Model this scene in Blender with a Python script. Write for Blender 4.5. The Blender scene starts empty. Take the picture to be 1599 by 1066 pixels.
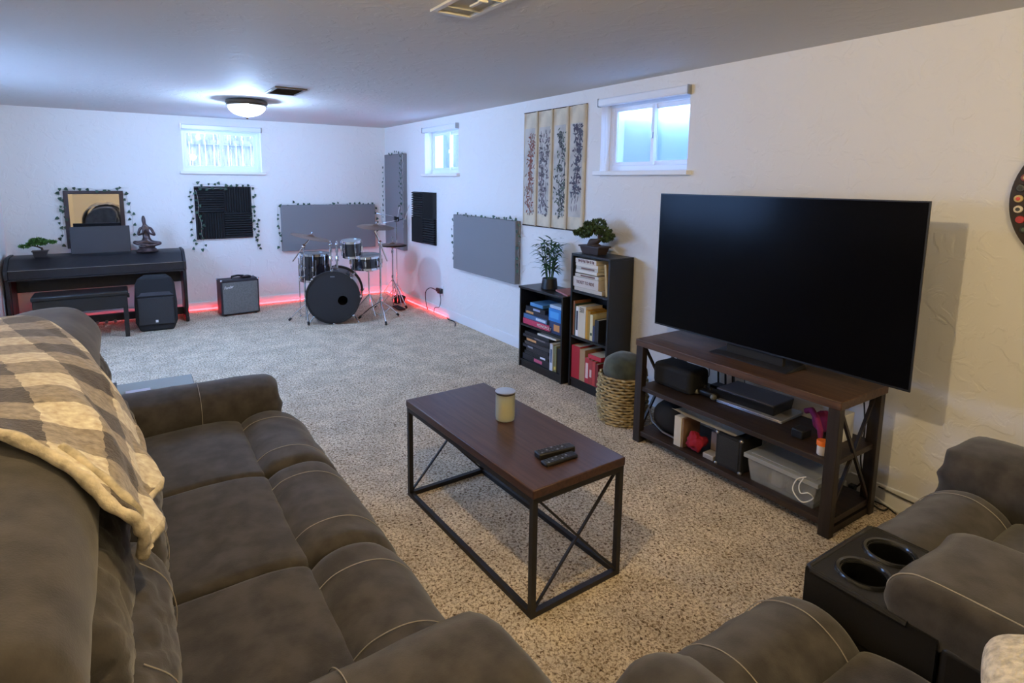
import bpy, bmesh, math, random
from mathutils import Vector, Matrix, noise
from math import pi, sin, cos, radians as rad

# ------------------------------------------------------------------ camera, light, exposure
SC = bpy.context.scene
COL = SC.collection
XR, YF, ZC, XL, YB = 3.147, 7.78, 2.324, -1.065, -2.3      # right wall, far wall, ceiling, left wall, back wall

cam = bpy.data.objects.new('camera', bpy.data.cameras.new('camera')); COL.objects.link(cam)
F_PX, PITCH, YAW, ROLL = 902.4, 0.13767, 0.56776, 0.00963
fw = Vector((sin(YAW)*cos(PITCH), cos(YAW)*cos(PITCH), -sin(PITCH)))
r0 = Vector((cos(YAW), -sin(YAW), 0)); u0 = r0.cross(fw)
rt = r0*cos(ROLL) + u0*sin(ROLL); up = rt.cross(fw)
cam.matrix_world = Matrix(((rt.x, up.x, -fw.x, 0), (rt.y, up.y, -fw.y, 0), (rt.z, up.z, -fw.z, 1.6), (0, 0, 0, 1)))
cam.data.sensor_width = 36; cam.data.lens = F_PX/1599*36
cam.data.shift_x = (799.5-769.67)/1599; cam.data.shift_y = (408.3-533)/1599
cam.data.clip_start = 0.02
SC.camera = cam

W = bpy.data.worlds.new('sky'); SC.world = W; W.use_nodes = True
WN = W.node_tree; bgn = WN.nodes['Background']
bgn.inputs['Color'].default_value = (0.24, 0.47, 1.0, 1); bgn.inputs['Strength'].default_value = 24.0

def add_light(name, kind, loc, energy, color, size=0.1, direction=None, size_y=None, portal=False):
    d = bpy.data.lights.new(name, kind); d.energy = energy; d.color = color
    if kind == 'AREA':
        d.size = size
        if size_y: d.shape = 'RECTANGLE'; d.size_y = size_y
        if portal: d.cycles.is_portal = True
    elif kind == 'SUN': d.angle = size
    else: d.shadow_soft_size = size
    o = bpy.data.objects.new(name, d); COL.objects.link(o); o.location = loc
    if direction: o.rotation_euler = Vector(direction).to_track_quat('-Z', 'Y').to_euler()
    return o
add_light('sun', 'SUN', (0, 0, 10), 9.0, (1, .96, .9), 0.01, (.25, .62, -.75))
add_light('window_daylight', 'AREA', (XR+.34, 2.99, 1.94), 1, (1, 1, 1), .95, (-1, 0, 0), .6, True)
add_light('window_daylight', 'AREA', (XR+.34, 6.08, 1.94), 1, (1, 1, 1), .95, (-1, 0, 0), .6, True)
add_light('window_daylight', 'AREA', (1.06, YF+.34, 1.94), 1, (1, 1, 1), .95, (0, -1, 0), .6, True)
add_light('window_daylight', 'AREA', (XL-.3, 5.15, 1.55), 1, (1, 1, 1), 2.1, (1, 0, 0), 1.4, True)  # sky portal for the added left-wall window
add_light('near_ceiling_lamp_bulb', 'POINT', (.50, 1.18, 2.215), 92, (1, .74, .38), .03)
add_light('back_room_lamp_bulb', 'POINT', (1.6, -1.2, 2.15), 55, (1, .76, .40), .08)
add_light('far_ceiling_lamp_bulb', 'POINT', (1.02, 5.86, 2.215), 132, (.42, .62, 1), .03)

SC.view_settings.view_transform = 'Standard'; SC.view_settings.look = 'None'
SC.view_settings.exposure = 0.0; SC.view_settings.gamma = 1.0; SC.view_settings.use_curve_mapping = False
SC.cycles.use_denoising = True
SC.cycles.max_bounces = 10; SC.cycles.diffuse_bounces = 6; SC.cycles.transparent_max_bounces = 16
SC.cycles.sample_clamp_indirect = 6.0

R = random.Random(7)

# ------------------------------------------------------------------ materials
MATS = {}
def srgb(r, g, b):
    f = lambda c: (c/255/12.92 if c/255 <= .04045 else ((c/255+.055)/1.055)**2.4)
    return (f(r), f(g), f(b))
def mat(name, col, rough=.6, metal=0., spec=.5, var=0., vscale=8., bump=0., bscale=60., col2=None, emit=None, estr=0.,
        trans=0., alpha=1., sheen=0., detail=4., coat=0., bdist=.01, stretch=None):
    if name in MATS: return MATS[name]
    m = bpy.data.materials.new(name); m.use_nodes = True; nt = m.node_tree; b = nt.nodes['Principled BSDF']
    I = b.inputs
    I['Base Color'].default_value = (*col, 1); I['Roughness'].default_value = rough; I['Metallic'].default_value = metal
    I['Specular IOR Level'].default_value = spec
    if trans: I['Transmission Weight'].default_value = trans
    if alpha < 1: I['Alpha'].default_value = alpha
    if sheen: I['Sheen Weight'].default_value = sheen; I['Sheen Roughness'].default_value = .5
    if coat: I['Coat Weight'].default_value = coat; I['Coat Roughness'].default_value = .1
    if emit: I['Emission Color'].default_value = (*emit, 1); I['Emission Strength'].default_value = estr
    tc = nt.nodes.new('ShaderNodeTexCoord'); src = tc.outputs['Object']
    if stretch:
        mp = nt.nodes.new('ShaderNodeMapping'); mp.inputs['Scale'].default_value = stretch
        nt.links.new(src, mp.inputs['Vector']); src = mp.outputs['Vector']
    if var or col2:
        n = nt.nodes.new('ShaderNodeTexNoise'); n.inputs['Scale'].default_value = vscale; n.inputs['Detail'].default_value = detail
        nt.links.new(src, n.inputs['Vector'])
        r = nt.nodes.new('ShaderNodeValToRGB'); nt.links.new(n.outputs['Fac'], r.inputs['Fac'])
        c2 = col2 or tuple(min(1, c*(1+var)) for c in col); c1 = col if col2 else tuple(c*(1-var) for c in col)
        r.color_ramp.elements[0].position = .36; r.color_ramp.elements[0].color = (*c1, 1)
        r.color_ramp.elements[1].position = .64; r.color_ramp.elements[1].color = (*c2, 1)
        nt.links.new(r.outputs['Color'], I['Base Color'])
    if bump:
        n = nt.nodes.new('ShaderNodeTexNoise'); n.inputs['Scale'].default_value = bscale; n.inputs['Detail'].default_value = 3
        nt.links.new(src, n.inputs['Vector'])
        bp = nt.nodes.new('ShaderNodeBump'); bp.inputs['Strength'].default_value = bump; bp.inputs['Distance'].default_value = bdist
        nt.links.new(n.outputs['Fac'], bp.inputs['Height']); nt.links.new(bp.outputs['Normal'], I['Normal'])
    MATS[name] = m
    return m

def wall_mat(name, col, bumpy=.5):
    m = mat(name, col, .75, spec=.35)
    nt = m.node_tree; b = nt.nodes['Principled BSDF']; tc = nt.nodes['Texture Coordinate']
    n1 = nt.nodes.new('ShaderNodeTexNoise'); n1.inputs['Scale'].default_value = 9; n1.inputs['Detail'].default_value = 5; n1.inputs['Distortion'].default_value = 1.2
    n2 = nt.nodes.new('ShaderNodeTexNoise'); n2.inputs['Scale'].default_value = 90; n2.inputs['Detail'].default_value = 2
    for n in (n1, n2): nt.links.new(tc.outputs['Object'], n.inputs['Vector'])
    r = nt.nodes.new('ShaderNodeValToRGB'); r.color_ramp.elements[0].position = .52; r.color_ramp.elements[1].position = .6
    nt.links.new(n1.outputs['Fac'], r.inputs['Fac'])
    mx = nt.nodes.new('ShaderNodeMath'); mx.operation = 'MULTIPLY_ADD'; mx.inputs[1].default_value = .25
    nt.links.new(n2.outputs['Fac'], mx.inputs[0]); nt.links.new(r.outputs['Color'], mx.inputs[2])
    bp = nt.nodes.new('ShaderNodeBump'); bp.inputs['Strength'].default_value = bumpy; bp.inputs['Distance'].default_value = .003
    nt.links.new(mx.outputs[0], bp.inputs['Height']); nt.links.new(bp.outputs['Normal'], b.inputs['Normal'])
    return m

def carpet_mat():
    m = mat('carpet_pile', (.5, .4, .3), .95, spec=.1)
    nt = m.node_tree; b = nt.nodes['Principled BSDF']; tc = nt.nodes['Texture Coordinate']
    def noi(s, d, dist=0):
        n = nt.nodes.new('ShaderNodeTexNoise'); n.inputs['Scale'].default_value = s; n.inputs['Detail'].default_value = d
        n.inputs['Distortion'].default_value = dist; nt.links.new(tc.outputs['Object'], n.inputs['Vector']); return n
    a = noi(92, 4, .9)
    r = nt.nodes.new('ShaderNodeValToRGB'); E = r.color_ramp.elements
    E[0].position = .33; E[0].color = (.13, .085, .055, 1)
    E[1].position = .57; E[1].color = (.92, .79, .60, 1)
    e = r.color_ramp.elements.new(.405); e.color = (.45, .33, .205, 1)
    e = r.color_ramp.elements.new(.485); e.color = (.69, .56, .41, 1)
    nt.links.new(a.outputs['Fac'], r.inputs['Fac'])
    c = noi(5.5, 3)
    r2 = nt.nodes.new('ShaderNodeValToRGB'); r2.color_ramp.elements[0].position = .35; r2.color_ramp.elements[0].color = (.78, .78, .78, 1); r2.color_ramp.elements[1].position = .65
    nt.links.new(c.outputs['Fac'], r2.inputs['Fac'])
    mx = nt.nodes.new('ShaderNodeMix'); mx.data_type = 'RGBA'; mx.blend_type = 'MULTIPLY'; mx.inputs['Factor'].default_value = 1
    nt.links.new(r.outputs['Color'], mx.inputs[6]); nt.links.new(r2.outputs['Color'], mx.inputs[7])
    nt.links.new(mx.outputs[2], b.inputs['Base Color'])
    h = noi(95, 3, .4)
    bp = nt.nodes.new('ShaderNodeBump'); bp.inputs['Strength'].default_value = 1; bp.inputs['Distance'].default_value = .012
    nt.links.new(h.outputs['Fac'], bp.inputs['Height']); nt.links.new(bp.outputs['Normal'], b.inputs['Normal'])
    return m

def wood_mat(name, c1, c2, axis=1, rough=.45):
    m = mat(name, c1, rough, spec=.4)
    nt = m.node_tree; b = nt.nodes['Principled BSDF']; tc = nt.nodes['Texture Coordinate']
    mp = nt.nodes.new('ShaderNodeMapping'); s = [38, 38, 38]; s[axis] = 2.2; mp.inputs['Scale'].default_value = s
    n = nt.nodes.new('ShaderNodeTexNoise'); n.inputs['Scale'].default_value = 1.6; n.inputs['Detail'].default_value = 8; n.inputs['Distortion'].default_value = .6
    r = nt.nodes.new('ShaderNodeValToRGB'); r.color_ramp.elements[0].position = .35; r.color_ramp.elements[1].position = .68
    r.color_ramp.elements[0].color = (*c1, 1); r.color_ramp.elements[1].color = (*c2, 1)
    nt.links.new(tc.outputs['Object'], mp.inputs['Vector']); nt.links.new(mp.outputs['Vector'], n.inputs['Vector'])
    nt.links.new(n.outputs['Fac'], r.inputs['Fac']); nt.links.new(r.outputs['Color'], b.inputs['Base Color'])
    return m

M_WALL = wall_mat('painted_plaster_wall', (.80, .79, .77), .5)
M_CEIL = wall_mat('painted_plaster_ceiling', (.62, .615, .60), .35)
M_CARPET = carpet_mat()
M_TRIM = mat('white_trim_paint', (.84, .85, .86), .35)
M_VINYL = mat('white_window_vinyl', (.80, .84, .90), .3)
M_GLASS = mat('window_glass', (1, 1, 1), .0, trans=1.0, alpha=.25)
M_SUEDE = mat('dark_taupe_suede', (.036, .032, .029), .95, spec=.12, col2=(.064, .057, .052), vscale=15, sheen=.22, bump=.25, bscale=260, bdist=.002, detail=6)
M_STITCH = mat('pale_stitching', (.30, .27, .23), .8)
M_LEATH = mat('black_leatherette', (.013, .012, .0115), .33, bump=.2, bscale=200, bdist=.002)
M_BLK = mat('black_satin', (.008, .008, .009), .45)
M_BLKM = mat('black_matte', (.012, .012, .013), .85)
M_IRON = mat('dark_iron', (.022, .02, .021), .5, metal=.3)
M_TABLE = wood_mat('brown_table_wood', (.048, .024, .019), (.088, .046, .034), 1, .34)
M_STAND = wood_mat('stand_brown_wood', (.050, .025, .015), (.115, .060, .034), 1, .42)
M_STANDF = wood_mat('stand_dark_frame', (.014, .010, .008), (.03, .02, .015), 2, .5)
M_BLKWD = mat('black_shelf_laminate', (.008, .008, .008), .38)
M_PIANO = mat('piano_black_rosewood', (.011, .010, .013), .45, var=.3, vscale=20)
M_CHROME = mat('chrome', (.75, .76, .78), .12, metal=1)
M_BRONZE = mat('cymbal_bronze', (.24, .15, .11), .36, metal=.9)
M_STEEL = mat('brushed_steel', (.45, .45, .46), .3, metal=1)
M_GREYF = mat('grey_acoustic_fabric', (.205, .205, .215), .95, bump=.3, bscale=300, bdist=.002)
M_FOAM = mat('charcoal_foam', (.018, .019, .022), .95)
M_LEAF = mat('ivy_leaf_green', (.03, .075, .045), .6, var=.4, vscale=30)
M_BONG = mat('bonsai_green', (.07, .18, .035), .7, var=.5, vscale=40)
M_BOND = mat('pine_bonsai_green', (.055, .09, .022), .7, var=.6, vscale=40)
M_BAMB = mat('bamboo_green', (.03, .10, .035), .55, var=.4, vscale=30)
M_BARK = mat('bark_brown', (.05, .03, .02), .8)
M_MIRROR = mat('mirror_glass', (.85, .85, .85), .02, metal=1)
M_SCREEN = mat('tv_screen_black', (.003, .003, .004), .18, spec=.06)
M_PAPER = mat('cream_scroll_paper', (.62, .54, .40), .8, var=.1, vscale=9)
M_PAPER2 = mat('grey_beige_silk', (.50, .47, .42), .8, var=.15, vscale=7)
M_WHITE = mat('white_plastic', (.8, .8, .78), .4)
M_CREAM = mat('cream_card', (.62, .55, .42), .7)
M_WICKER = mat('seagrass_wicker', (.40, .30, .14), .75, var=.35, vscale=30)
M_LED = mat('red_led_glow', (1, .1, .08), .5, emit=(1, .022, .03), estr=26)
M_LAMP = mat('frosted_lamp_bowl', (1, .95, .85), .4, emit=(1, .88, .68), estr=3.5, alpha=.3)
M_NICKEL = mat('bronze_nickel', (.16, .13, .10), .35, metal=.8)
def flat(name, r, g, b, rough=.6, **k): return mat(name, srgb(r, g, b), rough, **k)

# ------------------------------------------------------------------ mesh helpers
def wmat(o):
    m = Matrix.Identity(4)
    while o is not None: m = o.matrix_basis @ m; o = o.parent
    return m
class MB:
    def __init__(s): s.v = []; s.f = []; s.m = Matrix.Identity(4); s.sm = []
    def add(s, vs, fs, smooth=False):
        k = len(s.v); s.v += [s.m @ Vector(p) for p in vs]; s.f += [tuple(i+k for i in f) for f in fs]; s.sm += [smooth]*len(fs); return s
    def box(s, x0, x1, y0, y1, z0, z1, rot=None, c=None):
        vs = [Vector((x, y, z)) for z in (z0, z1) for y in (y0, y1) for x in (x0, x1)]
        if rot is not None:
            c = Vector(c) if c else Vector(((x0+x1)/2, (y0+y1)/2, (z0+z1)/2)); vs = [c + rot @ (p-c) for p in vs]
        return s.add(vs, [(0, 2, 3, 1), (4, 5, 7, 6), (0, 1, 5, 4), (2, 6, 7, 3), (0, 4, 6, 2), (1, 3, 7, 5)])
    def bar(s, p, q, w, h=None, upv=(0, 0, 1)):
        p, q = Vector(p), Vector(q); d = (q-p).normalized(); h = h or w; U = Vector(upv)
        if abs(d.dot(U)) > .99: U = Vector((0, 1, 0))
        a = d.cross(U).normalized()*w/2; b = a.cross(d).normalized()*h/2
        vs = [e+i*a+j*b for e in (p, q) for i, j in ((-1, -1), (1, -1), (1, 1), (-1, 1))]
        return s.add(vs, [(0, 3, 2, 1), (4, 5, 6, 7), (0, 1, 5, 4), (1, 2, 6, 5), (2, 3, 7, 6), (3, 0, 4, 7)])
    def tube(s, pts, r, n=8, cap=True):
        pts = [Vector(p) for p in pts]; rs = r if isinstance(r, (list, tuple)) else [r]*len(pts)
        vs = []; pa = None
        for i, p in enumerate(pts):
            d = (pts[min(i+1, len(pts)-1)]-pts[max(i-1, 0)]).normalized()
            if pa is None:
                t = Vector((0, 0, 1)) if abs(d.z) < .9 else Vector((1, 0, 0)); pa = d.cross(t).normalized()
            else: pa = (pa-d*pa.dot(d)).normalized()
            pb = d.cross(pa)
            vs += [p+(pa*cos(2*pi*k/n)+pb*sin(2*pi*k/n))*rs[i] for k in range(n)]
        fs = [(i*n+k, i*n+(k+1) % n, (i+1)*n+(k+1) % n, (i+1)*n+k) for i in range(len(pts)-1) for k in range(n)]
        if cap: fs += [tuple(range(n))[::-1], tuple((len(pts)-1)*n+k for k in range(n))]
        return s.add(vs, fs, True)
    def lathe(s, prof, c=(0, 0, 0), n=32, axis=None, closed=True):
        c = Vector(c); q = Vector((0, 0, 1)).rotation_difference(Vector(axis)) if axis else None
        vs = []
        for r, z in prof:
            for k in range(n):
                p = Vector((r*cos(2*pi*k/n), r*sin(2*pi*k/n), z))
                vs.append(c+(q @ p if q else p))
        fs = [(i*n+k, i*n+(k+1) % n, (i+1)*n+(k+1) % n, (i+1)*n+k) for i in range(len(prof)-1) for k in range(n)]
        if closed: fs += [tuple(range(n))[::-1], tuple((len(prof)-1)*n+k for k in range(n))]
        return s.add(vs, fs, True)
    def ball(s, c, r, n=12, sc=(1, 1, 1)):
        pr = [(max(1e-4, r*sin(pi*i/n)), -r*cos(pi*i/n)) for i in range(n+1)]
        k = len(s.v); s.lathe(pr, (0, 0, 0), n*2)
        m = s.m
        for i in range(k, len(s.v)):
            p = m.inverted() @ s.v[i]; s.v[i] = m @ (Vector(c)+Vector((p.x*sc[0], p.y*sc[1], p.z*sc[2])))
        return s
    def build(s, name, mtl, parent=None, world=True, bevel=0., subsurf=0, angle=40, smooth=None, seg=2):
        me = bpy.data.meshes.new(name)
        vs = s.v
        if parent is not None and world:
            inv = wmat(parent).inverted(); vs = [inv @ p for p in vs]
        me.from_pydata([tuple(p) for p in vs], [], s.f); me.update()
        me.polygons.foreach_set('use_smooth', [bool(a) or smooth is True or bevel > 0 for a in s.sm])
        if angle: me.set_sharp_from_angle(angle=rad(angle))
        me.materials.append(mtl)
        o = bpy.data.objects.new(name, me); COL.objects.link(o)
        if parent is not None: o.parent = parent
        if bevel:
            b = o.modifiers.new('bevel', 'BEVEL'); b.width = bevel; b.segments = seg; b.limit_method = 'ANGLE'; b.angle_limit = rad(40)
        if subsurf:
            b = o.modifiers.new('sub', 'SUBSURF'); b.levels = b.render_levels = subsurf
        return o

def tag(o, label=None, cat=None, group=None, kind=None):
    if label: o['label'] = label
    if cat: o['category'] = cat
    if group: o['group'] = group
    if kind: o['kind'] = kind
    return o
def thing(name, label, cat, loc=(0, 0, 0), rz=0, group=None):
    o = bpy.data.objects.new(name, None); COL.objects.link(o); o.empty_display_size = .1
    o.location = loc; o.rotation_euler = (0, 0, rz); return tag(o, label, cat, group)
def struct(o): o['kind'] = 'structure'; return o
def copy_tree(o, parent=None):
    c = o.copy(); COL.objects.link(c); c.parent = parent
    for ch in list(o.children): copy_tree(ch, c)
    return c
def Rz(a): return Matrix.Rotation(a, 3, 'Z')
def Rm(a, ax): return Matrix.Rotation(a, 3, ax)
def catmull(pts, n, closed=True):
    out = []; L = len(pts); rng = L if closed else L-1
    g = (lambda i: pts[i % L]) if closed else (lambda i: pts[max(0, min(L-1, i))])
    for i in range(rng):
        p0, p1, p2, p3 = [Vector(g(i+k)) for k in (-1, 0, 1, 2)]
        for k in range(n):
            t = k/n
            out.append(.5*((2*p1)+(p2-p0)*t+(2*p0-5*p1+4*p2-p3)*t*t+(3*p1-p0-3*p2+p3)*t*t*t))
    if not closed: out.append(Vector(pts[-1]))
    return out
def text_mesh(name, body, mtl, size, origin, ux, uy, parent, depth=.0006, shear=0., width=None, label=None):
    cu = bpy.data.curves.new(name, 'FONT'); cu.body = body; cu.size = size; cu.extrude = depth; cu.shear = shear
    cu.align_x = 'CENTER'; cu.align_y = 'CENTER'
    tmp = bpy.data.objects.new(name, cu); COL.objects.link(tmp)
    dg = bpy.context.evaluated_depsgraph_get(); me = bpy.data.meshes.new_from_object(tmp.evaluated_get(dg))
    bpy.data.objects.remove(tmp)
    ux, uy = Vector(ux).normalized(), Vector(uy).normalized(); nz = ux.cross(uy); o3 = Vector(origin)
    inv = wmat(parent).inverted() if parent is not None else Matrix.Identity(4)
    xs = [v.co.x for v in me.vertices]; wd = (max(xs)-min(xs)) or 1; k = width or 1
    for v in me.vertices: v.co = inv @ (o3+ux*v.co.x*k+uy*v.co.y+nz*v.co.z)
    me.materials.clear(); me.materials.append(mtl); me.name = name
    o = bpy.data.objects.new(name, me); COL.objects.link(o); o.parent = parent
    return o

def fbm(p, sc, o=3):
    return noise.fractal(Vector(p)*sc, 1.0, 2.0, o)
def loft(prof, t0, t1, r, place, m=6, step=.03, amp=0., scale=6., wr=None, ncurve=5, seed=0):
    """puffy upholstered piece: closed section `prof` swept from t0 to t1 with rounded ends"""
    P = catmull([Vector((a, b)) for a, b in prof], ncurve)
    cx = (max(p.x for p in P)+min(p.x for p in P))/2; cy = (max(p.y for p in P)+min(p.y for p in P))/2
    hx = (max(p.x for p in P)-min(p.x for p in P))/2; hy = (max(p.y for p in P)-min(p.y for p in P))/2
    st = []
    for k in range(m+1):
        a = k/m*pi/2; st.append((t0+r*(1-cos(a)), r*(1-sin(a))))
    n = max(1, int((t1-t0-2*r)/step))
    for k in range(1, n): st.append((t0+r+(t1-t0-2*r)*k/n, 0))
    for k in range(m, -1, -1):
        a = k/m*pi/2; st.append((t1-r*(1-cos(a)), r*(1-sin(a))))
    N = len(P); vs = []
    for t, i in st:
        for p in P: vs.append((cx+(p.x-cx)*(1-i/hx), cy+(p.y-cy)*(1-i/hy), t))
    vs.append((cx, cy, st[0][0])); vs.append((cx, cy, st[-1][0]))
    fs = [(i*N+k, i*N+(k+1) % N, (i+1)*N+(k+1) % N, (i+1)*N+k) for i in range(len(st)-1) for k in range(N)]
    a, b = len(vs)-2, len(vs)-1; e = (len(st)-1)*N
    fs += [(a, (k+1) % N, k) for k in range(N)]+[(b, e+k, e+(k+1) % N) for k in range(N)]
    bm = bmesh.new(); bv = [bm.verts.new(place(*p)) for p in vs]
    for f in fs: bm.faces.new([bv[i] for i in f])
    bmesh.ops.recalc_face_normals(bm, faces=bm.faces); bm.normal_update()
    if amp or wr:
        new = []
        for v in bm.verts:
            d = amp*fbm(v.co+Vector((seed*3.1, 0, 0)), scale) if amp else 0
            if wr: d += wr(v.co)
            new.append(v.co+v.normal*d)
        for v, c in zip(bm.verts, new): v.co = c
    mb = MB(); mb.v = [v.co.copy() for v in bm.verts]; bm.verts.index_update()
    mb.f = [tuple(v.index for v in f.verts) for f in bm.faces]; mb.sm = [True]*len(mb.f); bm.free()
    return mb
def puff(c, h, e=.55, n=26, amp=0., scale=8., rot=None, pinch=0.):
    """superellipsoid pillow"""
    mb = MB(); vs = []; sg = lambda v, p: math.copysign(abs(v)**p, v)
    for i in range(n+1):
        ph = -pi/2+pi*i/n
        for k in range(2*n):
            th = 2*pi*k/(2*n)
            p = Vector((h[0]*sg(cos(ph), e)*sg(cos(th), e), h[1]*sg(cos(ph), e)*sg(sin(th), e), h[2]*sg(sin(ph), max(e, .7))))
            if amp: p *= 1+amp*fbm(p+Vector(c), scale)
            if rot is not None: p = rot @ p
            vs.append(Vector(c)+p)
    N = 2*n
    mb.add(vs, [(i*N+k, i*N+(k+1) % N, (i+1)*N+(k+1) % N, (i+1)*N+k) for i in range(n) for k in range(N)], True)
    return mb
# ------------------------------------------------------------------ the room
T = .25
WZ0, WZ1 = 1.685, 2.20
W3 = (2.57, 3.40); W2 = (5.66, 6.50); W1 = (.62, 1.50)
W_ADDED = (4.2, 6.1)  # added opening in the left wall, out of view, for cool daylight
mb = MB(); mb.box(XL-T, XR+T, YB-T, YF+T, -.12, 0); struct(mb.build('floor', M_CARPET, angle=0))
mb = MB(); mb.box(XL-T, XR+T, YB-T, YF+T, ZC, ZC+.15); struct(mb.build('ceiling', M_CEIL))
def wall_y(name, x0, x1, ops, y0, y1):          # wall in the YZ plane with openings (ya, yb, za, zb)
    mb = MB(); ys = y0
    for a, b, za, zb in sorted(ops):
        mb.box(x0, x1, ys, a, 0, ZC); mb.box(x0, x1, a, b, 0, za); mb.box(x0, x1, a, b, zb, ZC); ys = b
    mb.box(x0, x1, ys, y1, 0, ZC)
    return struct(mb.build(name, M_WALL))
wall_y('wall_right', XR, XR+T, [(*W3, WZ0, WZ1), (*W2, WZ0, WZ1)], YB, YF+T)
wall_y('wall_left', XL-T, XL, [(*W_ADDED, 1.0, 2.05)], YB, YF+T)
mb = MB(); mb.box(XL, W1[0], YF, YF+T, 0, ZC); mb.box(W1[1], XR, YF, YF+T, 0, ZC); mb.box(*W1, YF, YF+T, 0, WZ0); mb.box(*W1, YF, YF+T, WZ1, ZC)
struct(mb.build('wall_far', M_WALL))
mb = MB(); mb.box(XL-T, XR+T, YB-T, YB, 0, ZC); struct(mb.build('wall_back', M_WALL))
def baseboard(name, x0, x1, y0, y1):
    mb = MB(); mb.box(x0, x1, y0, y1, 0, .105); struct(mb.build(name, M_TRIM, bevel=.004))
baseboard('baseboard_right', XR-.014, XR, YB, YF); baseboard('baseboard_far', XL, XR-.014, YF-.014, YF); baseboard('baseboard_left', XL, XL+.014, YB, YF-.014)

def window(name, a, b, z0, z1, M, blind=True, out=.10, chain=True, glass=None):
    """a..b along local x, wall face at local y=0, room side is y<0; M places it"""
    root = bpy.data.objects.new(name, None); COL.objects.link(root); struct(root)
    def bld(mb, n, m, par=root, **k):
        mb.v = [M @ p for p in mb.v]; o = mb.build(n, m, par, **k); return o
    f = MB(); d0, d1 = out, out+.06; w = .035
    f.box(a, b, d0, d1, z0, z0+w+.01); f.box(a, b, d0, d1, z1-w, z1); f.box(a, a+w, d0, d1, z0+w, z1-w); f.box(b-w, b, d0, d1, z0+w, z1-w)
    bld(f, 'window_frame', M_VINYL, bevel=.003)
    mid = a+(b-a)*.5
    for n, (u, v, dd) in enumerate(((a+w, mid+.02, .008), (mid-.015, b-w, .034))):
        s = MB(); q = .026 if n == 0 else .032; e0 = d0+dd; e1 = e0+.022; y0, y1 = z0+w+.01, z1-w
        s.box(u, v, e0, e1, y0, y0+q); s.box(u, v, e0, e1, y1-q, y1); s.box(u, u+q, e0, e1, y0+q, y1-q); s.box(v-q, v, e0, e1, y0+q, y1-q)
        so = bld(s, 'window_sash', M_VINYL)
        g = MB(); g.box(u+q, v-q, e0+.009, e0+.013, y0+q, y1-q); bld(g, 'window_pane', glass or M_GLASS, so)
    l = MB(); l.box(mid+.004, mid+.016, d0-.006, d0+.01, (z0+z1)/2-.02, (z0+z1)/2+.02); bld(l, 'window_latch', M_STEEL)
    s = MB(); s.box(a-.035, b+.035, -.045, d0, z0-.03, z0+.001); bld(s, 'window_sill', M_TRIM, bevel=.004)
    if blind:
        c = MB(); c.box(a-.004, b+.004, -.040, -.001, z1-.028, z1+.03); bld(c, 'blind_cassette', M_VINYL, bevel=.010)
        c = MB(); c.box(b+.004, b+.008, -.042, -.001, z1-.03, z1+.032); c.box(a-.008, a-.004, -.042, -.001, z1-.03, z1+.032); bld(c, 'blind_bracket', M_STEEL)
        c = MB(); x = b-.015 if chain == 2 else a+.025
        c.tube([(x, .02, z1-.03), (x, .022, z0+.06), (x+.012, .022, z0+.05), (x+.022, .022, z0+.06), (x+.022, .02, z1-.03)], .0016, 6); bld(c, 'blind_cord', M_WHITE)
    return root
MR = Matrix(((0, 1, 0, XR), (-1, 0, 0, 0), (0, 0, 1, 0), (0, 0, 0, 1)))      # local x -> -y, local y -> +x
window('window_3', -W3[1], -W3[0], WZ0, WZ1, MR, glass=mat('frosted_window_glass', (1, 1, 1), .45, trans=1.0, alpha=.55))
window('window_2', -W2[1], -W2[0], WZ0, WZ1, MR)
MF = Matrix.Translation((0, YF, 0))
window('window_1', W1[0], W1[1], WZ0, WZ1, MF, chain=2)
ML = Matrix(((0, -1, 0, XL), (1, 0, 0, 0), (0, 0, 1, 0), (0, 0, 0, 1)))
window('window_added', W_ADDED[0], W_ADDED[1], 1.0, 2.05, ML, blind=False)  # added unseen window, puts cool daylight on the far floor

# outside: window wells, ground, fence
M_WELL = mat('pale_corrugated_steel', (.05, .10, .20), .5, var=.05, vscale=5)
M_WELL2 = mat('white_well_panel', (.12, .135, .14), .5)
M_GROUND = mat('outdoor_gravel', (.78, .78, .78), .9, var=.15, vscale=40)
def well(cx, cy, rad_, nx, ny, label, z1=2.42):
    t = thing('window_well', label, 'window well', (cx, cy, 0))
    m = MB(); N = 40; vs = []; fs = []
    tx, ty = -ny, nx
    for j, z in enumerate([1.45+(z1-1.45)*k/28 for k in range(29)]):
        rr = rad_
        for k in range(N+1):
            a = -pi/2+pi*k/N
            vs.append((cx+nx*rr*.8*cos(a)+tx*rr*sin(a), cy+ny*rr*.8*cos(a)+ty*rr*sin(a), z))
    for j in range(28):
        for k in range(N): i = j*(N+1)+k; fs.append((i, i+1, i+N+2, i+N+1))
    m.add(vs, fs, True); o = m.build('well_wall', M_WELL, t)
    g = MB(); ex, ey = abs(nx), abs(ny)
    x0, x1 = sorted((cx-rad_*ey, cx+nx*rad_*.8+rad_*ey)); y0, y1 = sorted((cy-rad_*ex, cy+ny*rad_*.8+rad_*ex))
    g.box(x0, x1, y0, y1, 1.40, 1.62); g.build('well_bounce_gravel', M_GROUND, t)  # unseen gravel floor, raised and pale to bounce sky light onto the ceiling
well(XR+T, (W3[0]+W3[1])/2, .56, 1, 0, 'curved pale steel window well outside the right window nearest the television', 2.12)
t = thing('window_well', 'white ribbed window well outside the small window near the far corner', 'window well', (XR+T, 6.08, 0))
m = MB(); m.box(XR+T, XR+T+.5, 6.60, 6.66, 1.4, 2.6); m.box(XR+T+.5, XR+T+.55, 6.15, 6.66, 1.4, 2.6)
for k in range(5): m.box(XR+T+.46, XR+T+.5, 6.18+k*.1, 6.22+k*.1, 1.4, 2.6)
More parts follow.
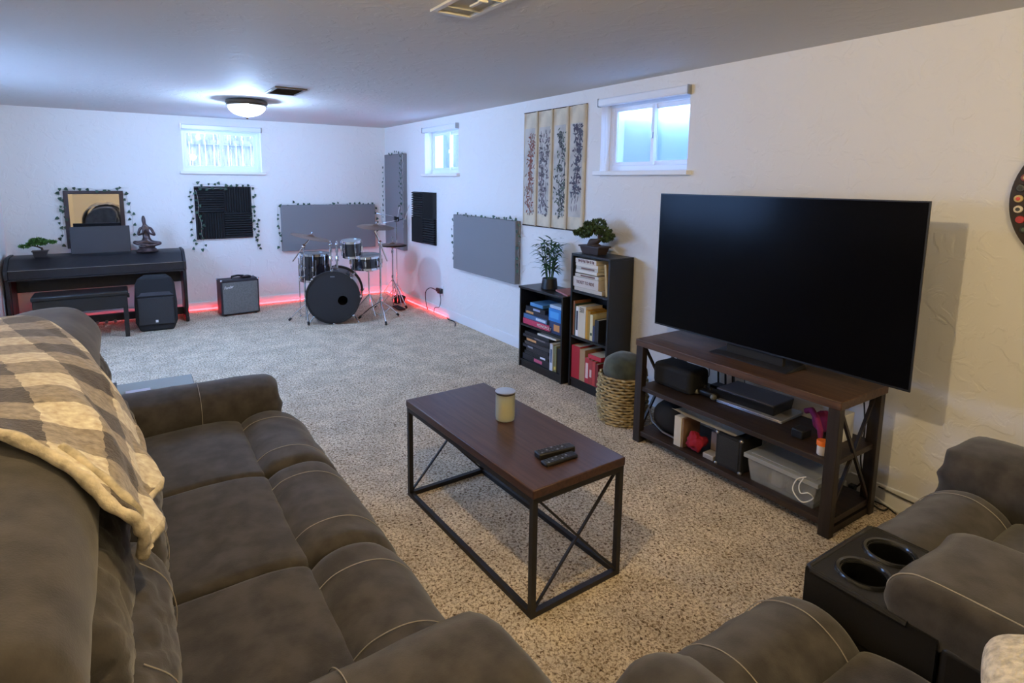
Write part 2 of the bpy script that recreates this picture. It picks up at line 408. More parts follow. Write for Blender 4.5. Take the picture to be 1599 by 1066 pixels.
m.build('well_panel', M_WELL2, t); m = MB(); m.box(XR+T, XR+T+1.2, 5.3, 6.66, 1.38, 1.60); m.build('well_bounce_gravel', M_GROUND, t)  # gravel floor raised here too, throwing sky light up at the ceiling
M_FENCE = mat('bleached_fence_wood', (.085, .075, .065), .8, var=.5, vscale=6, stretch=(6, 6, .7))
t = thing('fence', 'tall bleached timber fence seen through the far window', 'fence', (.8, 10.1, 0))
for k in range(16):
    m = MB(); m.box(-1.2+k*.205, -1.01+k*.205, 10.1, 10.13, 1.55, 3.4); m.build('fence_board', M_FENCE, t)
m = MB(); m.box(-1.2, 2.1, 10.06, 10.1, 2.12, 2.2); m.build('fence_rail', M_FENCE, t)
m = MB(); m.box(-1.5, 3.0, YF+T, 12, 1.42, 1.52); struct(m.build('trim_1', M_GROUND))
m = MB(); m.box(XL-T-3, XL-T, 2.5, 8, .70, .85); struct(m.build('trim_light_block', mat('light_block_ground', (.22, .23, .22), .9)))  # added unseen ground, dark, blocks light rising into the left window
def leaf_cloud(name, m, par, blobs, n, sz, seed=1, narrow=.5, flatten=0):
    r = random.Random(seed); mb = MB()
    for i in range(n):
        c, h = blobs[i % len(blobs)]
        while True:
            p = Vector((r.uniform(-1, 1), r.uniform(-1, 1), r.uniform(-1, 1)))
            if .3 < p.length < 1: break
        p = Vector(c)+Vector((p.x*h[0], p.y*h[1], p.z*h[2]))
        d = Vector((r.gauss(0, 1), r.gauss(0, 1), r.gauss(0, 1)+flatten)).normalized(); s = d.orthogonal().normalized()*sz*narrow*r.uniform(.7, 1.2)
        d = d*sz*r.uniform(.7, 1.3)
        mb.add([p, p+d*.5+s*.5, p+d, p+d*.5-s*.5], [(0, 1, 2, 3)])
    return mb.build(name, m, par, angle=0)
t = thing('shrub', 'leafy green shrub seen through the small window near the corner', 'shrub', (XR+1.6, 6.6, 1.4))
m = MB(); m.tube([(XR+1.6, 6.6, 1.4), (XR+1.62, 6.7, 1.9), (XR+1.6, 6.9, 2.3)], .02); m.build('stem', M_BARK, t)
leaf_cloud('foliage', mat('outdoor_leaf', (.12, .30, .16), .6, var=.5, vscale=20), t, [((XR+1.6, 6.9, 1.9), (.4, .7, .6))], 900, .07, 5)

# ceiling fittings
def ceil_light(name, label, x, y, r=.18):
    t = thing(name, label, 'ceiling light', (x, y, ZC))
    m = MB(); m.lathe([(r*.8, -.001), (r*1.0, -.012), (r*1.02, -.035), (r*.95, -.045), (r*.99, -.055), (r*.88, -.06), (r*.5, -.05)], (x, y, ZC), 48); m.build('rim', M_NICKEL, t)
    m = MB(); pr = [(r*.90*sin(a), -.058-.092*(cos(a))) for a in [pi/2*k/14+.001 for k in range(15)]]
    pr = [(rr, -.06-.09*math.sqrt(max(0, 1-(rr/(r*.9))**2))) for rr in [r*.9*sin(pi/2*k/14) for k in range(15)]]
    m.lathe(pr[::-1], (x, y, ZC), 48, closed=False); o = m.build('glass_bowl', M_LAMP, t); o.visible_shadow = True
    m = MB(); m.lathe([(.004, -.15), (.012, -.155), (.01, -.168), (.002, -.175)], (x, y, ZC), 16); m.build('finial', M_NICKEL, t)
    return t
def vent(name, label, x0, x1, y0, y1, slats, m1, m2):
    t = thing(name, label, 'ceiling vent', ((x0+x1)/2, (y0+y1)/2, ZC))
    m = MB(); w = .025; zt, zb = ZC-.001, ZC-.012
    m.box(x0, x1, y0, y0+w, zb, zt); m.box(x0, x1, y1-w, y1, zb, zt); m.box(x0, x0+w, y0+w, y1-w, zb, zt); m.box(x1-w, x1, y0+w, y1-w, zb, zt)
    m.build('frame', m1, t, bevel=.002)
    m = MB(); m.box(x0+w, x1-w, y0+w, y1-w, ZC-.002, ZC-.0005); m.build('backing', m2, t)
    for k in range(slats):
        y = y0+w+(y1-y0-2*w)*(k+.5)/slats
        m = MB(); m.box(x0+w, x1-w, y-.008, y+.008, ZC-.010, ZC-.008, Rm(.6, 'X')); m.build('slat', m1, t)
    return t
ceil_light('ceiling_light', 'round frosted bowl ceiling light with bronze rim, lit', 1.02, 5.86)
M_VENTP = mat('cream_vent_paint', (.62, .60, .53), .4)
vent('ceiling_vent', 'small dark slatted vent in the ceiling beside the round light', 1.06, 1.31, 4.86, 5.25, 6, M_NICKEL, M_BLKM)
t = vent('ceiling_vent', 'square cream vent with a lever in the ceiling at the top edge', 1.155, 1.36, 1.93, 2.33, 2, M_VENTP, mat('vent_damper', (.40, .37, .27), .5))
m = MB(); m.box(1.245, 1.262, 2.06, 2.15, ZC-.02, ZC-.012); m.box(1.235, 1.275, 2.05, 2.065, ZC-.022, ZC-.012); m.build('lever', M_VENTP, t, bevel=.002)
ceil_light('ceiling_light', 'round frosted bowl ceiling light above the coffee table, out of the frame', .50, 1.18)

# ------------------------------------------------------------------ recliner sofa (faces +x)
def stitch(par, prof_pts, place, t, r=.0014, sel=None):
    m = MB(); m.tube([place(a, b, t) for a, b in prof_pts], r, 5); return m.build('stitching', M_STITCH, par)
sofa = thing('reclining_sofa', 'dark taupe suede reclining sofa along the left with a plaid throw on its back', 'sofa', (.05, 1.9, 0))
PX = lambda a, b, t: (a, t, b)
def wrinkle(k, sc, a):
    def f(p):
        n = noise.noise(Vector((p.x*sc[0]+k, p.y*sc[1], p.z*sc[2])))
        return a*(1-abs(n)*3.2)
    return f
def wrinkle2(k, sc, a):
    def f(p):
        q = Vector((p.x*sc[0]+k, p.y*sc[1]+p.z*6, p.z*sc[2])); n = noise.noise(q); n2 = noise.noise(q*2.3+Vector((5, 0, 0)))
        return -a*max(0, 1-abs(n)*4)-a*.5*max(0, 1-abs(n2)*4)+a*.5
    return f
seats_y = [(1.06, 1.60), (1.60, 2.20), (2.20, 2.79)]
m = MB(); m.box(-.55, .52, .98, 2.86, .05, .36); m.build('base', M_SUEDE, sofa, bevel=.03)
ROLL = [(.30, .40), (.372, .475), (.43, .513), (.52, .520), (.60, .490), (.665, .42), (.70, .32), (.705, .20), (.68, .09), (.60, .05), (.42, .06), (.33, .2)]
TOP = [(-.22, .36), (-.22, .47), (-.10, .492), (.1, .508), (.25, .512), (.35, .502), (.392, .475), (.385, .38), (.2, .34)]
for i, (a, b) in enumerate(seats_y):
    o = loft(TOP, a+.002, b-.002, .028, PX, amp=.004, scale=5, seed=i).build('seat_cushion', M_SUEDE, sofa, angle=0)
    ro = loft(ROLL, a+.001, b-.001, .05, PX, amp=.007, scale=5, seed=9+i, wr=wrinkle(i*3, (5, 22, 5), .0022)).build('front_roll', M_SUEDE, sofa, angle=0)
    for t in (a+.13, b-.13):
        pts = [(p.x, p.y) for p in catmull([Vector(q) for q in ROLL[1:9]], 6, False)]
        c = (.52, .27); pts = [(c[0]+(x-c[0])*1.012, c[1]+(z-c[1])*1.016) for x, z in pts]
        stitch(ro, pts, PX, t)
ARM = lambda y0, y1, zt: [(y0+.01, .12), (y0+.005, .40), (y0-.012, zt-.10), (y0+.02, zt-.03), (y0+.10, zt), ((y0+y1)/2+.03, zt+.006), (y1-.06, zt-.012), (y1+.012, zt-.08), (y1, zt-.2), (y1-.01, .3), (y1-.01, .08), ((y0+y1)/2, .06)]
PA = lambda a, b, t: (t, a, b)
def pucker(x1):
    def f(p):
        k = max(0, 1-abs(x1-p.x)/.12)
        return -.012*k*abs(sin(math.atan2(p.z-.45, p.y)*9+p.z*30))
    return f
def arm(y0, y1, x0, x1, zt, seed, par, st):
    body = [(a, b) for a, b in ARM(y0, y1, zt)]
    low = [(y0+.02, .06), (y0+.015, .46), (y1-.03, .46), (y1-.02, .06)]
    b = MB(); b.box(x0, x1-.03, y0+.02, y1-.02, .05, .45); b.build('arm_panel', M_SUEDE, par, bevel=.03)
    o = loft(body, x0, x1, .07, PA, amp=.006, scale=4.5, seed=seed, wr=pucker(x1)).build('armrest', M_SUEDE, par, angle=0)
    for sx in st:
        pts = [(p.x, p.y) for p in catmull([Vector(q) for q in body[1:10]], 6, False)]
        c = ((y0+y1)/2, zt*.55); pts = [(c[0]+(x-c[0])*1.02, c[1]+(z-c[1])*1.02) for x, z in pts]
        m = MB(); m.tube([PA(a, b, sx) for a, b in pts], .0014, 5); m.build('stitching', M_STITCH, o)
arm(2.79, 3.07, -.45, .60, .635, 3, sofa, (.235,))
arm(.72, 1.085, -.45, .68, .64, 4, sofa, (.30,))
BACK = [(-.30, .30), (-.17, .50), (-.13, .72), (-.085, .88), (-.085, .96), (-.125, 1.025), (-.22, 1.062), (-.34, 1.065), (-.46, 1.03), (-.55, .95), (-.60, .80), (-.62, .5), (-.62, .12), (-.45, .10)]
BACK_F = [(x-(.035 if x > -.2 else 0), z) for x, z in BACK]
for i, (a, b) in enumerate([(.80, 1.60), (1.60, 2.22), (2.22, 2.98)]):
    dx = .055 if i == 2 else 0
    loft(BACK if i < 2 else BACK_F, a, b, .05, PX, amp=.008, scale=3, seed=20+i).build('backrest', M_SUEDE, sofa, angle=0)
    a2, b2 = max(a, .99), min(b, 2.79)
    HEAD = [(-.20, .70), (-.10, .69), (-.06, .71), (-.038, .77), (-.048, .85), (-.085, .915), (-.14, .95), (-.20, .9)]
    LUMB = [(-.20, .44), (-.05, .44), (.02, .50), (.038, .58), (.018, .67), (-.03, .725), (-.12, .73), (-.2, .6)]
    ho = loft([(x-dx, z) for x, z in HEAD], a2+.004, b2-.004, .05, PX, amp=.010, scale=7, seed=30+i, step=.012, ncurve=9, wr=wrinkle2(i*5+1, (5, 17, 9), .008)).build('head_cushion', M_SUEDE, sofa, angle=0)
    lo = loft([(x-dx, z) for x, z in LUMB], a2+.002, b2-.002, .07, PX, amp=.010, scale=7, seed=40+i, step=.012, ncurve=9, wr=wrinkle2(i*5+2, (5, 13, 9), .007)).build('lumbar_cushion', M_SUEDE, sofa, angle=0)
    for t in (a2+.14, b2-.14):
        pts = [(p.x, p.y) for p in catmull([Vector(q) for q in LUMB[1:6]], 6, False)]
        stitch(lo, [(x-dx+.006, z) for x, z in pts], PX, t)

# plaid throw draped over the back
def plaid():
    m = mat('plaid_fleece', (.6, .5, .35), .95, spec=.1, sheen=.3, bump=.5, bscale=150, bdist=.004)
    nt = m.node_tree; b = nt.nodes['Principled BSDF']; uv = nt.nodes.new('ShaderNodeUVMap'); uv.uv_map = 'UVMap'
    no = nt.nodes.new('ShaderNodeTexNoise'); no.inputs['Scale'].default_value = 34; no.inputs['Detail'].default_value = 3
    nt.links.new(uv.outputs[0], no.inputs['Vector'])
    vm = nt.nodes.new('ShaderNodeMix'); vm.data_type = 'RGBA'; vm.blend_type = 'LINEAR_LIGHT'; vm.inputs['Factor'].default_value = .012
    nt.links.new(uv.outputs[0], vm.inputs[6]); nt.links.new(no.outputs['Color'], vm.inputs[7])
    sp = nt.nodes.new('ShaderNodeSeparateXYZ'); nt.links.new(vm.outputs[2], sp.inputs[0])
    outs = []
    for ax in ('X', 'Y'):
        a = nt.nodes.new('ShaderNodeMath'); a.operation = 'MULTIPLY'; a.inputs[1].default_value = 1/.21; nt.links.new(sp.outputs[ax], a.inputs[0])
        f = nt.nodes.new('ShaderNodeMath'); f.operation = 'FRACT'; nt.links.new(a.outputs[0], f.inputs[0])
        g = nt.nodes.new('ShaderNodeMath'); g.operation = 'GREATER_THAN'; g.inputs[1].default_value = .5; nt.links.new(f.outputs[0], g.inputs[0]); outs.append(g)
    s = nt.nodes.new('ShaderNodeMath'); s.operation = 'ADD'; nt.links.new(outs[0].outputs[0], s.inputs[0]); nt.links.new(outs[1].outputs[0], s.inputs[1])
    h = nt.nodes.new('ShaderNodeMath'); h.operation = 'MULTIPLY'; h.inputs[1].default_value = .5; nt.links.new(s.outputs[0], h.inputs[0])
    r = nt.nodes.new('ShaderNodeValToRGB'); r.color_ramp.interpolation = 'CONSTANT'; E = r.color_ramp.elements
    E[0].position = 0; E[0].color = (.60, .53, .40, 1); E[1].position = .75; E[1].color = (.062, .050, .043, 1)
    e = r.color_ramp.elements.new(.25); e.color = (.27, .225, .17, 1)
    nt.links.new(h.outputs[0], r.inputs['Fac'])
    n2 = nt.nodes.new('ShaderNodeTexNoise'); n2.inputs['Scale'].default_value = 60; nt.links.new(uv.outputs[0], n2.inputs['Vector'])
    mx = nt.nodes.new('ShaderNodeMix'); mx.data_type = 'RGBA'; mx.blend_type = 'OVERLAY'; mx.inputs['Factor'].default_value = .8
    nt.links.new(r.outputs['Color'], mx.inputs[6]); nt.links.new(n2.outputs['Fac'], mx.inputs[7]); nt.links.new(mx.outputs[2], b.inputs['Base Color'])
    return m
M_PLAID = plaid(); M_SHERPA = mat('cream_fleece_edge', (.50, .43, .31), .95, var=.35, vscale=28, bump=.6, bscale=90, bdist=.006)
DR = [(-.645, .55), (-.645, .70), (-.63, .84), (-.585, .97), (-.50, 1.05), (-.40, 1.088), (-.28, 1.092), (-.18, 1.07), (-.105, 1.025), (-.06, .975), (-.036, .93), (-.022, .89), (-.018, .855)]
YN = [1.62, 1.62, 1.60, 1.58, 1.56, 1.53, 1.48, 1.40, 1.31, 1.24, 1.22, 1.23, 1.26]
YFAR = [2.74, 2.74, 2.73, 2.71, 2.69, 2.65, 2.52, 2.27, 2.06, 1.96, 1.90, 1.84, 1.76]
D = catmull([Vector((a, b)) for a, b in DR], 7, False); A1 = catmull([Vector((a, 0)) for a in YN], 7, False); A2 = catmull([Vector((a, 0)) for a in YFAR], 7, False)
def drape_pt(i, v, off=0.):
    n = len(D); d = (D[min(i+1, n-1)]-D[max(i-1, 0)]).normalized(); nx, nz = -d.y, d.x
    if nx*(D[i].x+.3)+nz*(D[i].y-.8) < 0: nx, nz = -nx, -nz
    y = A1[i].x+(A2[i].x-A1[i].x)*v; u = i/(n-1)
    w = .011*sin(u*17+v*6+1.5*sin(v*5))+.010*fbm((u*3, v*3, .3), 2.1)
    w += .016*max(0, u-.55)*2.2*sin(v*15+u*4)+.03*max(0, u-.86)*3*(.5+.5*sin(v*9+1))
    w = max(w, -.004)+off
    return Vector((D[i].x+nx*w, y+.02*sin(u*9+v*3)*min(1, u*2), D[i].y+nz*w))
NU, NV = len(D), 46
th = thing('throw_blanket', 'cream and brown plaid fleece throw draped over the sofa back', 'blanket', (-.3, 2.0, 1.07))
def cloth(name, mtl, off, v0=0., v1=1., u0=0):
    me = bpy.data.meshes.new(name); inv = wmat(th).inverted(); vs = []; uvs = []; L = [0]
    for i in range(1, NU): L.append(L[-1]+(D[i]-D[i-1]).length)
    for i in range(u0, NU):
        for k in range(NV+1):
            v = v0+(v1-v0)*k/NV; p = drape_pt(i, v, off); vs.append(tuple(inv @ p)); uvs.append((L[i]+.035*sin(p.y*3)+(p.y-1.5)*.22, p.y*1.0+.03*sin(L[i]*8)-L[i]*.06))
    fs = [(i*(NV+1)+k, i*(NV+1)+k+1, (i+1)*(NV+1)+k+1, (i+1)*(NV+1)+k) for i in range(NU-u0-1) for k in range(NV)]
    me.from_pydata(vs, [], fs); me.update(); ul = me.uv_layers.new(name='UVMap')
    for lp in me.loops: ul.data[lp.index].uv = uvs[lp.vertex_index]
    me.polygons.foreach_set('use_smooth', [True]*len(me.polygons)); me.materials.append(mtl)
    o = bpy.data.objects.new(name, me); COL.objects.link(o); o.parent = th
    s = o.modifiers.new('thick', 'SOLIDIFY'); s.thickness = .014; s.offset = 0
    s = o.modifiers.new('sub', 'SUBSURF'); s.levels = s.render_levels = 1
    return o
cloth('blanket_top', M_PLAID, .012)
def edge_tube(name, r, off, v, drop, u0=0, hem=True):
    m = MB(); pts = [drape_pt(i, v, off)+Vector((0, drop, 0)) for i in range(u0, NU)]
    if hem: pts += [drape_pt(NU-1, v+(.97-v)*k/14, off)+Vector((0, 0, -.006)) for k in range(1, 15)]
    m.tube(pts, [r*(1+.22*sin(k*.9)*sin(k*.37)) for k in range(len(pts))], 10); o = m.build(name, M_SHERPA, th); return o
edge_tube('rolled_hem', .0115, .010, .0, -.004)
edge_tube('rolled_hem', .010, .018, .045, 0, int(NU*.62), False)

# ------------------------------------------------------------------ loveseat with console (faces +y)
ls = thing('reclining_loveseat', 'dark taupe suede reclining loveseat with a black cupholder console, lower right', 'loveseat', (1.7, .2, 0))
PY = lambda a, b, t: (t, a, b)
def mirr(pr): return pr
ROLL2 = [(.50, .38), (.55, .46), (.60, .515), (.67, .543), (.745, .528), (.81, .475), (.855, .37), (.87, .20), (.84, .08), (.75, .05), (.58, .06), (.50, .2)]
TOP2 = [(-.15, .36), (-.15, .47), (-.03, .495), (.2, .512), (.42, .518), (.53, .505), (.58, .475), (.575, .38), (.3, .34)]
m = MB(); m.box(.68, 2.85, -.55, .66, .05, .36); m.build('base', M_SUEDE, ls, bevel=.03)
for i, (a, b) in enumerate([(.995, 1.452), (1.812, 2.455)]):
    loft(TOP2, a+.002, b-.002, .03, PY, amp=.004, scale=5, seed=50+i).build('seat_cushion', M_SUEDE, ls, angle=0)
    ro = loft(ROLL2, a+.001, b-.001, .05, PY, amp=.006, scale=5, seed=60+i, wr=wrinkle(i*4, (22, 5, 5), .002)).build('front_roll', M_SUEDE, ls, angle=0)
    for t in (a+.09, b-.09):
        pts = [(p.x, p.y) for p in catmull([Vector(q) for q in ROLL2[1:9]], 6, False)]
        c = (.68, .27); pts = [(c[0]+(x-c[0])*1.014, c[1]+(z-c[1])*1.018) for x, z in pts]
        stitch(ro, pts, PY, t)
PB = lambda a, b, t: (a, t, b)
def arm_y(x0, x1, y0, y1, zt, seed, par):
    b = MB(); b.box(x0+.02, x1-.02, y0, y1-.03, .05, .45); b.build('arm_panel', M_SUEDE, par, bevel=.03)
    body = ARM(x0, x1, zt)
    def pk(p):
        k = max(0, 1-abs(y1-p.y)/.13); return -.014*k*abs(sin(p.z*34+p.x*9))
    loft(body, y0, y1, .07, PB, amp=.006, scale=4.5, seed=seed, wr=pk).build('armrest', M_SUEDE, par, angle=0)
arm_y(.69, .99, -.45, .77, .625, 5, ls)
arm_y(2.47, 2.83, -.45, .83, .65, 6, ls)
BACK2 = [(-.15, .30), (-.08, .50), (-.05, .72), (-.06, .92), (-.12, 1.02), (-.25, 1.06), (-.40, 1.03), (-.50, .9), (-.56, .6), (-.56, .12), (-.4, .10)]
for i, (a, b) in enumerate([(.90, 1.475), (1.475, 1.82), (1.82, 2.62)]):
    loft(BACK2, a, b, .05, PY, amp=.008, scale=3, seed=70+i).build('backrest', M_SUEDE, ls, angle=0)
M_RING = mat('gloss_black_ring', (.02, .02, .02), .18); M_HOLE = mat('cup_well_black', (.003, .003, .003), .9, spec=.05)
for hx, hy in ((1.560, .638), (1.712, .642)):
    c = MB(); c.lathe([(.0505, -.087), (.0515, -.004)], (hx, hy, .600), 40, closed=False); c.build('cup_well', M_HOLE, ls)
cs = MB(); cs.box(1.462, 1.805, .44, .715, .05, .50); cs.box(1.460, 1.806, -.10, .4399, .05, .60); co = cs.build('console', M_LEATH, ls, bevel=.02, seg=3)
def console_top():
    # top plate with two real holes
    x0, x1, y0, y1, z0, z1 = 1.458, 1.808, .44, .735, .48, .600
    holes = [(1.560, .638), (1.712, .642)]; rh = .052; mb = MB(); n = 40
    xm = (x0+x1)/2
    for (hx, hy), (a, b) in zip(holes, ((x0, xm), (xm, x1))):
        vs = []; 
        for k in range(n):
            t = 2*pi*k/n; dx, dy = cos(t), sin(t)
            s = min((b-hx)/dx if dx > 1e-9 else 1e9, (a-hx)/dx if dx < -1e-9 else 1e9, (y1-hy)/dy if dy > 1e-9 else 1e9, (y0-hy)/dy if dy < -1e-9 else 1e9)
            vs += [(hx+rh*dx, hy+rh*dy, z1), (hx+s*dx, hy+s*dy, z1)]
        mb.add(vs, [(2*k, 2*k+1, (2*k+3) % (2*n), (2*k+2) % (2*n)) for k in range(n)])
    for q in ([(x0, y0), (x1, y0)], [(x1, y0), (x1, y1)], [(x1, y1), (x0, y1)], [(x0, y1), (x0, y0)]):
        (ax, ay), (bx, by) = q; ex = 0
        mb.add([(ax, ay, z1), (bx, by, z1), (bx, by, z0), (ax, ay, z0)], [(0, 3, 2, 1)])
    # fill corners (rays miss box corners slightly)
    for hx, (a, b) in zip([h[0] for h in holes], ((x0, xm), (xm, x1))):
        mb.add([(a, y0, z1-.0015), (b, y0, z1-.0015), (b, y0+.10, z1-.0015), (a, y0+.10, z1-.0015)], [(0, 1, 2, 3)])
        mb.add([(a, y1-.035, z1-.0015), (b, y1-.035, z1-.0015), (b, y1, z1-.0015), (a, y1, z1-.0015)], [(0, 1, 2, 3)])
    return mb
console_top().build('console_top', M_LEATH, ls)
m = MB()
m.tube([(1.461, .50, .597), (1.461, .72, .597), (1.472, .732, .597), (1.795, .732, .597), (1.806, .72, .597), (1.806, .50, .597)], .008, 8); m.build('console_piping', M_LEATH, ls)
for hx, hy in ((1.560, .638), (1.712, .642)):
    c = MB(); c.lathe([(.0518, -.012), (.052, -.002), (.056, .006), (.063, .007), (.067, .001), (.067, -.003)], (hx, hy, .600), 40, closed=False); c.build('cupholder_ring', M_RING, ls)
    c = MB(); c.lathe([(.001, -.088), (.05, -.088)], (hx, hy, .600), 32, closed=False); c.build('cupholder_floor', M_HOLE, ls)
PADP = [(.52, .56), (.555, .60), (.560, .64), (.535, .685), (.46, .705), (.2, .70), (-.05, .69), (-.08, .62), (.1, .57)]
po = loft(PADP, 1.462, 1.838, .03, PY, amp=.006, scale=6, seed=80).build('console_armrest', M_SUEDE, ls, angle=0)
m = MB(); m.tube(catmull([Vector(p) for p in [(1.500, .560, .62), (1.500, .560, .655), (1.500, .530, .692), (1.500, .46, .707), (1.500, .2, .704), (1.500, -.04, .694)]], 5, False), .0018, 6); m.build('stitching', M_STITCH, po)
pil = puff((1.29, .19, .615), (.19, .085, .17), .62, 26, amp=.03, scale=6, rot=Rz(.35) @ Rm(-.45, 'X')).build('throw_pillow', mat('cream_boucle', (.62, .56, .46), .95, var=.25, vscale=60, bump=1, bscale=110, bdist=.008), angle=0)
tag(pil, 'cream textured throw pillow on the loveseat seat at the bottom right edge', 'pillow')

# ------------------------------------------------------------------ coffee table
ct = thing('coffee_table', 'rectangular coffee table with brown wood top on a black metal frame', 'coffee table', (1.163, 1.541, 0), .031)
def L(mb, name, mtl, root, **k): return mb.build(name, mtl, root, world=False, **k)
w, l, h = .470, 1.034, .511
m = MB(); m.box(0, w, 0, l, h-.036, h); L(m, 'tabletop', M_TABLE, ct, bevel=.004)
b = .022
for (x, y) in ((.004, .004), (w-b-.004, .004), (.004, l-b-.004), (w-b-.004, l-b-.004)):
    m = MB(); m.box(x, x+b, y, y+b, 0, h-.036); L(m, 'leg', M_IRON, ct)
fr = MB()
for z in (0, h-.036-b):
    fr.box(b, w-b, .004, .004+b, z, z+b); fr.box(b, w-b, l-b-.004, l-.004, z, z+b); fr.box(.004, .004+b, b, l-b, z, z+b); fr.box(w-b-.004, w-.004, b, l-b, z, z+b)
L(fr, 'frame_rail', M_IRON, ct)
for y in (.014, l-.014):
    for s in (0, 1):
        m = MB(); xa, xb = (b, w-b) if s else (w-b, b)
        m.bar((xa, y+(.002 if s else -.002), b), (xb, y+(.002 if s else -.002), h-.036-b*.2), .009, .009); L(m, 'cross_brace', M_IRON, ct)
TZ = h
# candle jar
cj = thing('candle_jar', 'frosted glass candle jar with a flat metal lid on the coffee table', 'candle', (1.424, 2.115, TZ))
m = MB(); m.lathe([(.036, .0), (.043, .004), (.045, .02), (.045, .128), (.042, .128), (.042, .012), (.001, .010)], (0, 0, 0), 40, closed=False)
L(m, 'jar', mat('frosted_jar_glass', (.93, .95, .85), .45, trans=.75), cj)
m = MB(); m.lathe([(.040, .011), (.040, .088), (.036, .09), (.001, .09)], (0, 0, 0), 32); L(m, 'wax', mat('yellow_candle_wax', (.85, .70, .26), .6), cj)
m = MB(); m.lathe([(.042, .120), (.0455, .1285), (.0455, .132)], (0, 0, 0), 40); L(m, 'lid_seal', M_BLK, cj)
m = MB(); m.lathe([(.0455, .132), (.047, .134), (.047, .138), (.001, .140)], (0, 0, 0), 40); L(m, 'lid', mat('satin_silver_lid', (.62, .63, .66), .32, metal=.85), cj)
# remotes
def remote(label, loc, rz, L_, wd, th_, colr, tilt=0):
    t = thing('remote_control', label, 'remote control', loc, rz, 'remotes on the coffee table')
    m = MB(); m.box(-L_/2, L_/2, -wd/2, wd/2, 0, th_); L(m, 'body', colr, t, bevel=.006, seg=3)
    for i in range(9):
        for j in range(3):
            m = MB(); x = -L_*.40+i*L_*.085; y = (j-1)*wd*.27
            m.lathe([(.0042, th_-.001), (.0042, th_+.0012), (.001, th_+.0016)], (x, y, 0), 10); L(m, 'button', flat('remote_button', 52, 55, 62) if (i*2+j) % 5 else flat('remote_button_pale', 130, 135, 145), t)
    return t
remote('slim black remote lying nearer the corner of the coffee table', (1.385, 1.668, TZ), .02, .160, .042, .016, M_BLK)
remote('curved glossy black remote behind the slimmer remote on the coffee table', (1.405, 1.723, TZ), -.09, .172, .046, .026, M_LEATH)

M_SHELF = wood_mat('shelf_dark_wood', (.018, .011, .008), (.045, .027, .018), 1, .5)
# ------------------------------------------------------------------ television stand
SX0, SX1, SY0, SY1, SH = 2.60, 3.035, 1.22, 2.435, .655
st = thing('tv_stand', 'long brown wood television stand with two lower shelves and dark X side frames', 'tv stand', (2.82, 1.83, 0))
m = MB(); m.box(SX0, SX1, SY0, SY1, SH-.042, SH); m.build('top', M_STAND, st, bevel=.004)
lw = .052
for (x, y) in ((SX0+.004, SY0+.004), (SX1-lw-.004, SY0+.004), (SX0+.004, SY1-lw-.004), (SX1-lw-.004, SY1-lw-.004)):
    m = MB(); m.box(x, x+lw*.8, y, y+lw, 0, SH-.042); m.build('leg', M_STANDF, st, bevel=.002)
for z0, z1, nm in ((.335, .362, 'shelf'), (.045, .075, 'shelf')):
    m = MB(); m.box(SX0+.012, SX1-.012, SY0+.02, SY1-.02, z0, z1); m.build(nm, M_SHELF, st, bevel=.002)
for y in (SY0+.03, SY1-.03):
    m = MB(); m.box(SX0+.05, SX1-.05, y-.014, y+.014, .0, .035); m.build('rail', M_STANDF, st)
    for s in (0, 1):
        m = MB(); za, zb = (.07, SH-.05) if s else (SH-.05, .07)
        m.bar((SX0+.045, y+(.006 if s else -.006), za), (SX1-.045, y+(.006 if s else -.006), zb), .014, .014); m.build('cross_brace', M_STANDF, st)

# television
tv = thing('television', 'large black flat television standing on the brown stand', 'television', (2.83, 1.76, SH))
m = MB(); m.box(2.797, 2.806, 1.045, 2.468, .718, 1.537); m.build('panel', M_BLK, tv, bevel=.001)
m = MB(); m.box(2.7962, 2.7968, 1.051, 2.462, .728, 1.531); m.build('screen', M_SCREEN, tv)
m = MB(); m.box(2.806, 2.85, 1.30, 2.21, .73, 1.15); m.build('rear_housing', M_BLKM, tv, bevel=.01)
m = MB(); m.add([(2.745, 1.56, SH+.001), (2.745, 2.02, SH+.001), (2.93, 2.02, SH+.001), (2.93, 1.56, SH+.001), (2.75, 1.565, SH+.006), (2.75, 2.015, SH+.006), (2.925, 2.01, SH+.022), (2.925, 1.57, SH+.022)],
      [(0, 1, 2, 3), (4, 7, 6, 5), (0, 4, 5, 1), (1, 5, 6, 2), (2, 6, 7, 3), (3, 7, 4, 0)]); m.build('stand_foot', mat('tv_foot_dark', (.03, .03, .033), .3, metal=.4), tv, bevel=.002)
m = MB(); m.box(2.808, 2.835, 1.62, 1.95, SH+.012, .76); m.build('stand_neck', M_BLKM, tv, bevel=.003)
# ------------------------------------------------------------------ things on the television stand
Z2, Z3 = .362, .075
b = MB(); b.box(2.72, 2.90, 2.11, 2.40, Z2, Z2+.145); tag(b.build('equipment_bag', M_BLKM, bevel=.03, seg=3), 'black soft equipment bag at the far end of the middle shelf', 'bag')
rt_ = thing('wifi_router', 'black router with upright antennas behind the black bag', 'router', (3.0, 2.12, Z2))
m = MB(); m.box(2.94, 3.02, 2.02, 2.14, Z2, Z2+.03); m.build('body', M_BLK, rt_, bevel=.004)
for y in (2.03, 2.08, 2.13):
    m = MB(); m.bar((3.01, y, Z2+.02), (3.012, y+.015, Z2+.19), .012, .006); m.build('antenna', M_BLK, rt_)
gc = thing('game_controller', 'small black game controller with pale grips on the middle shelf', 'controller', (2.82, 2.06, Z2))
gb = puff((2.82, 2.055, Z2+.03), (.045, .075, .022), .7, 14); gb.build('body', M_BLK, gc, angle=0)
for y in (2.0, 2.115):
    m = MB(); m.ball((2.79, y, Z2+.022), .018, 8, (1.2, 1, 1)); m.build('grip', flat('controller_grip', 120, 120, 112, .4), gc)
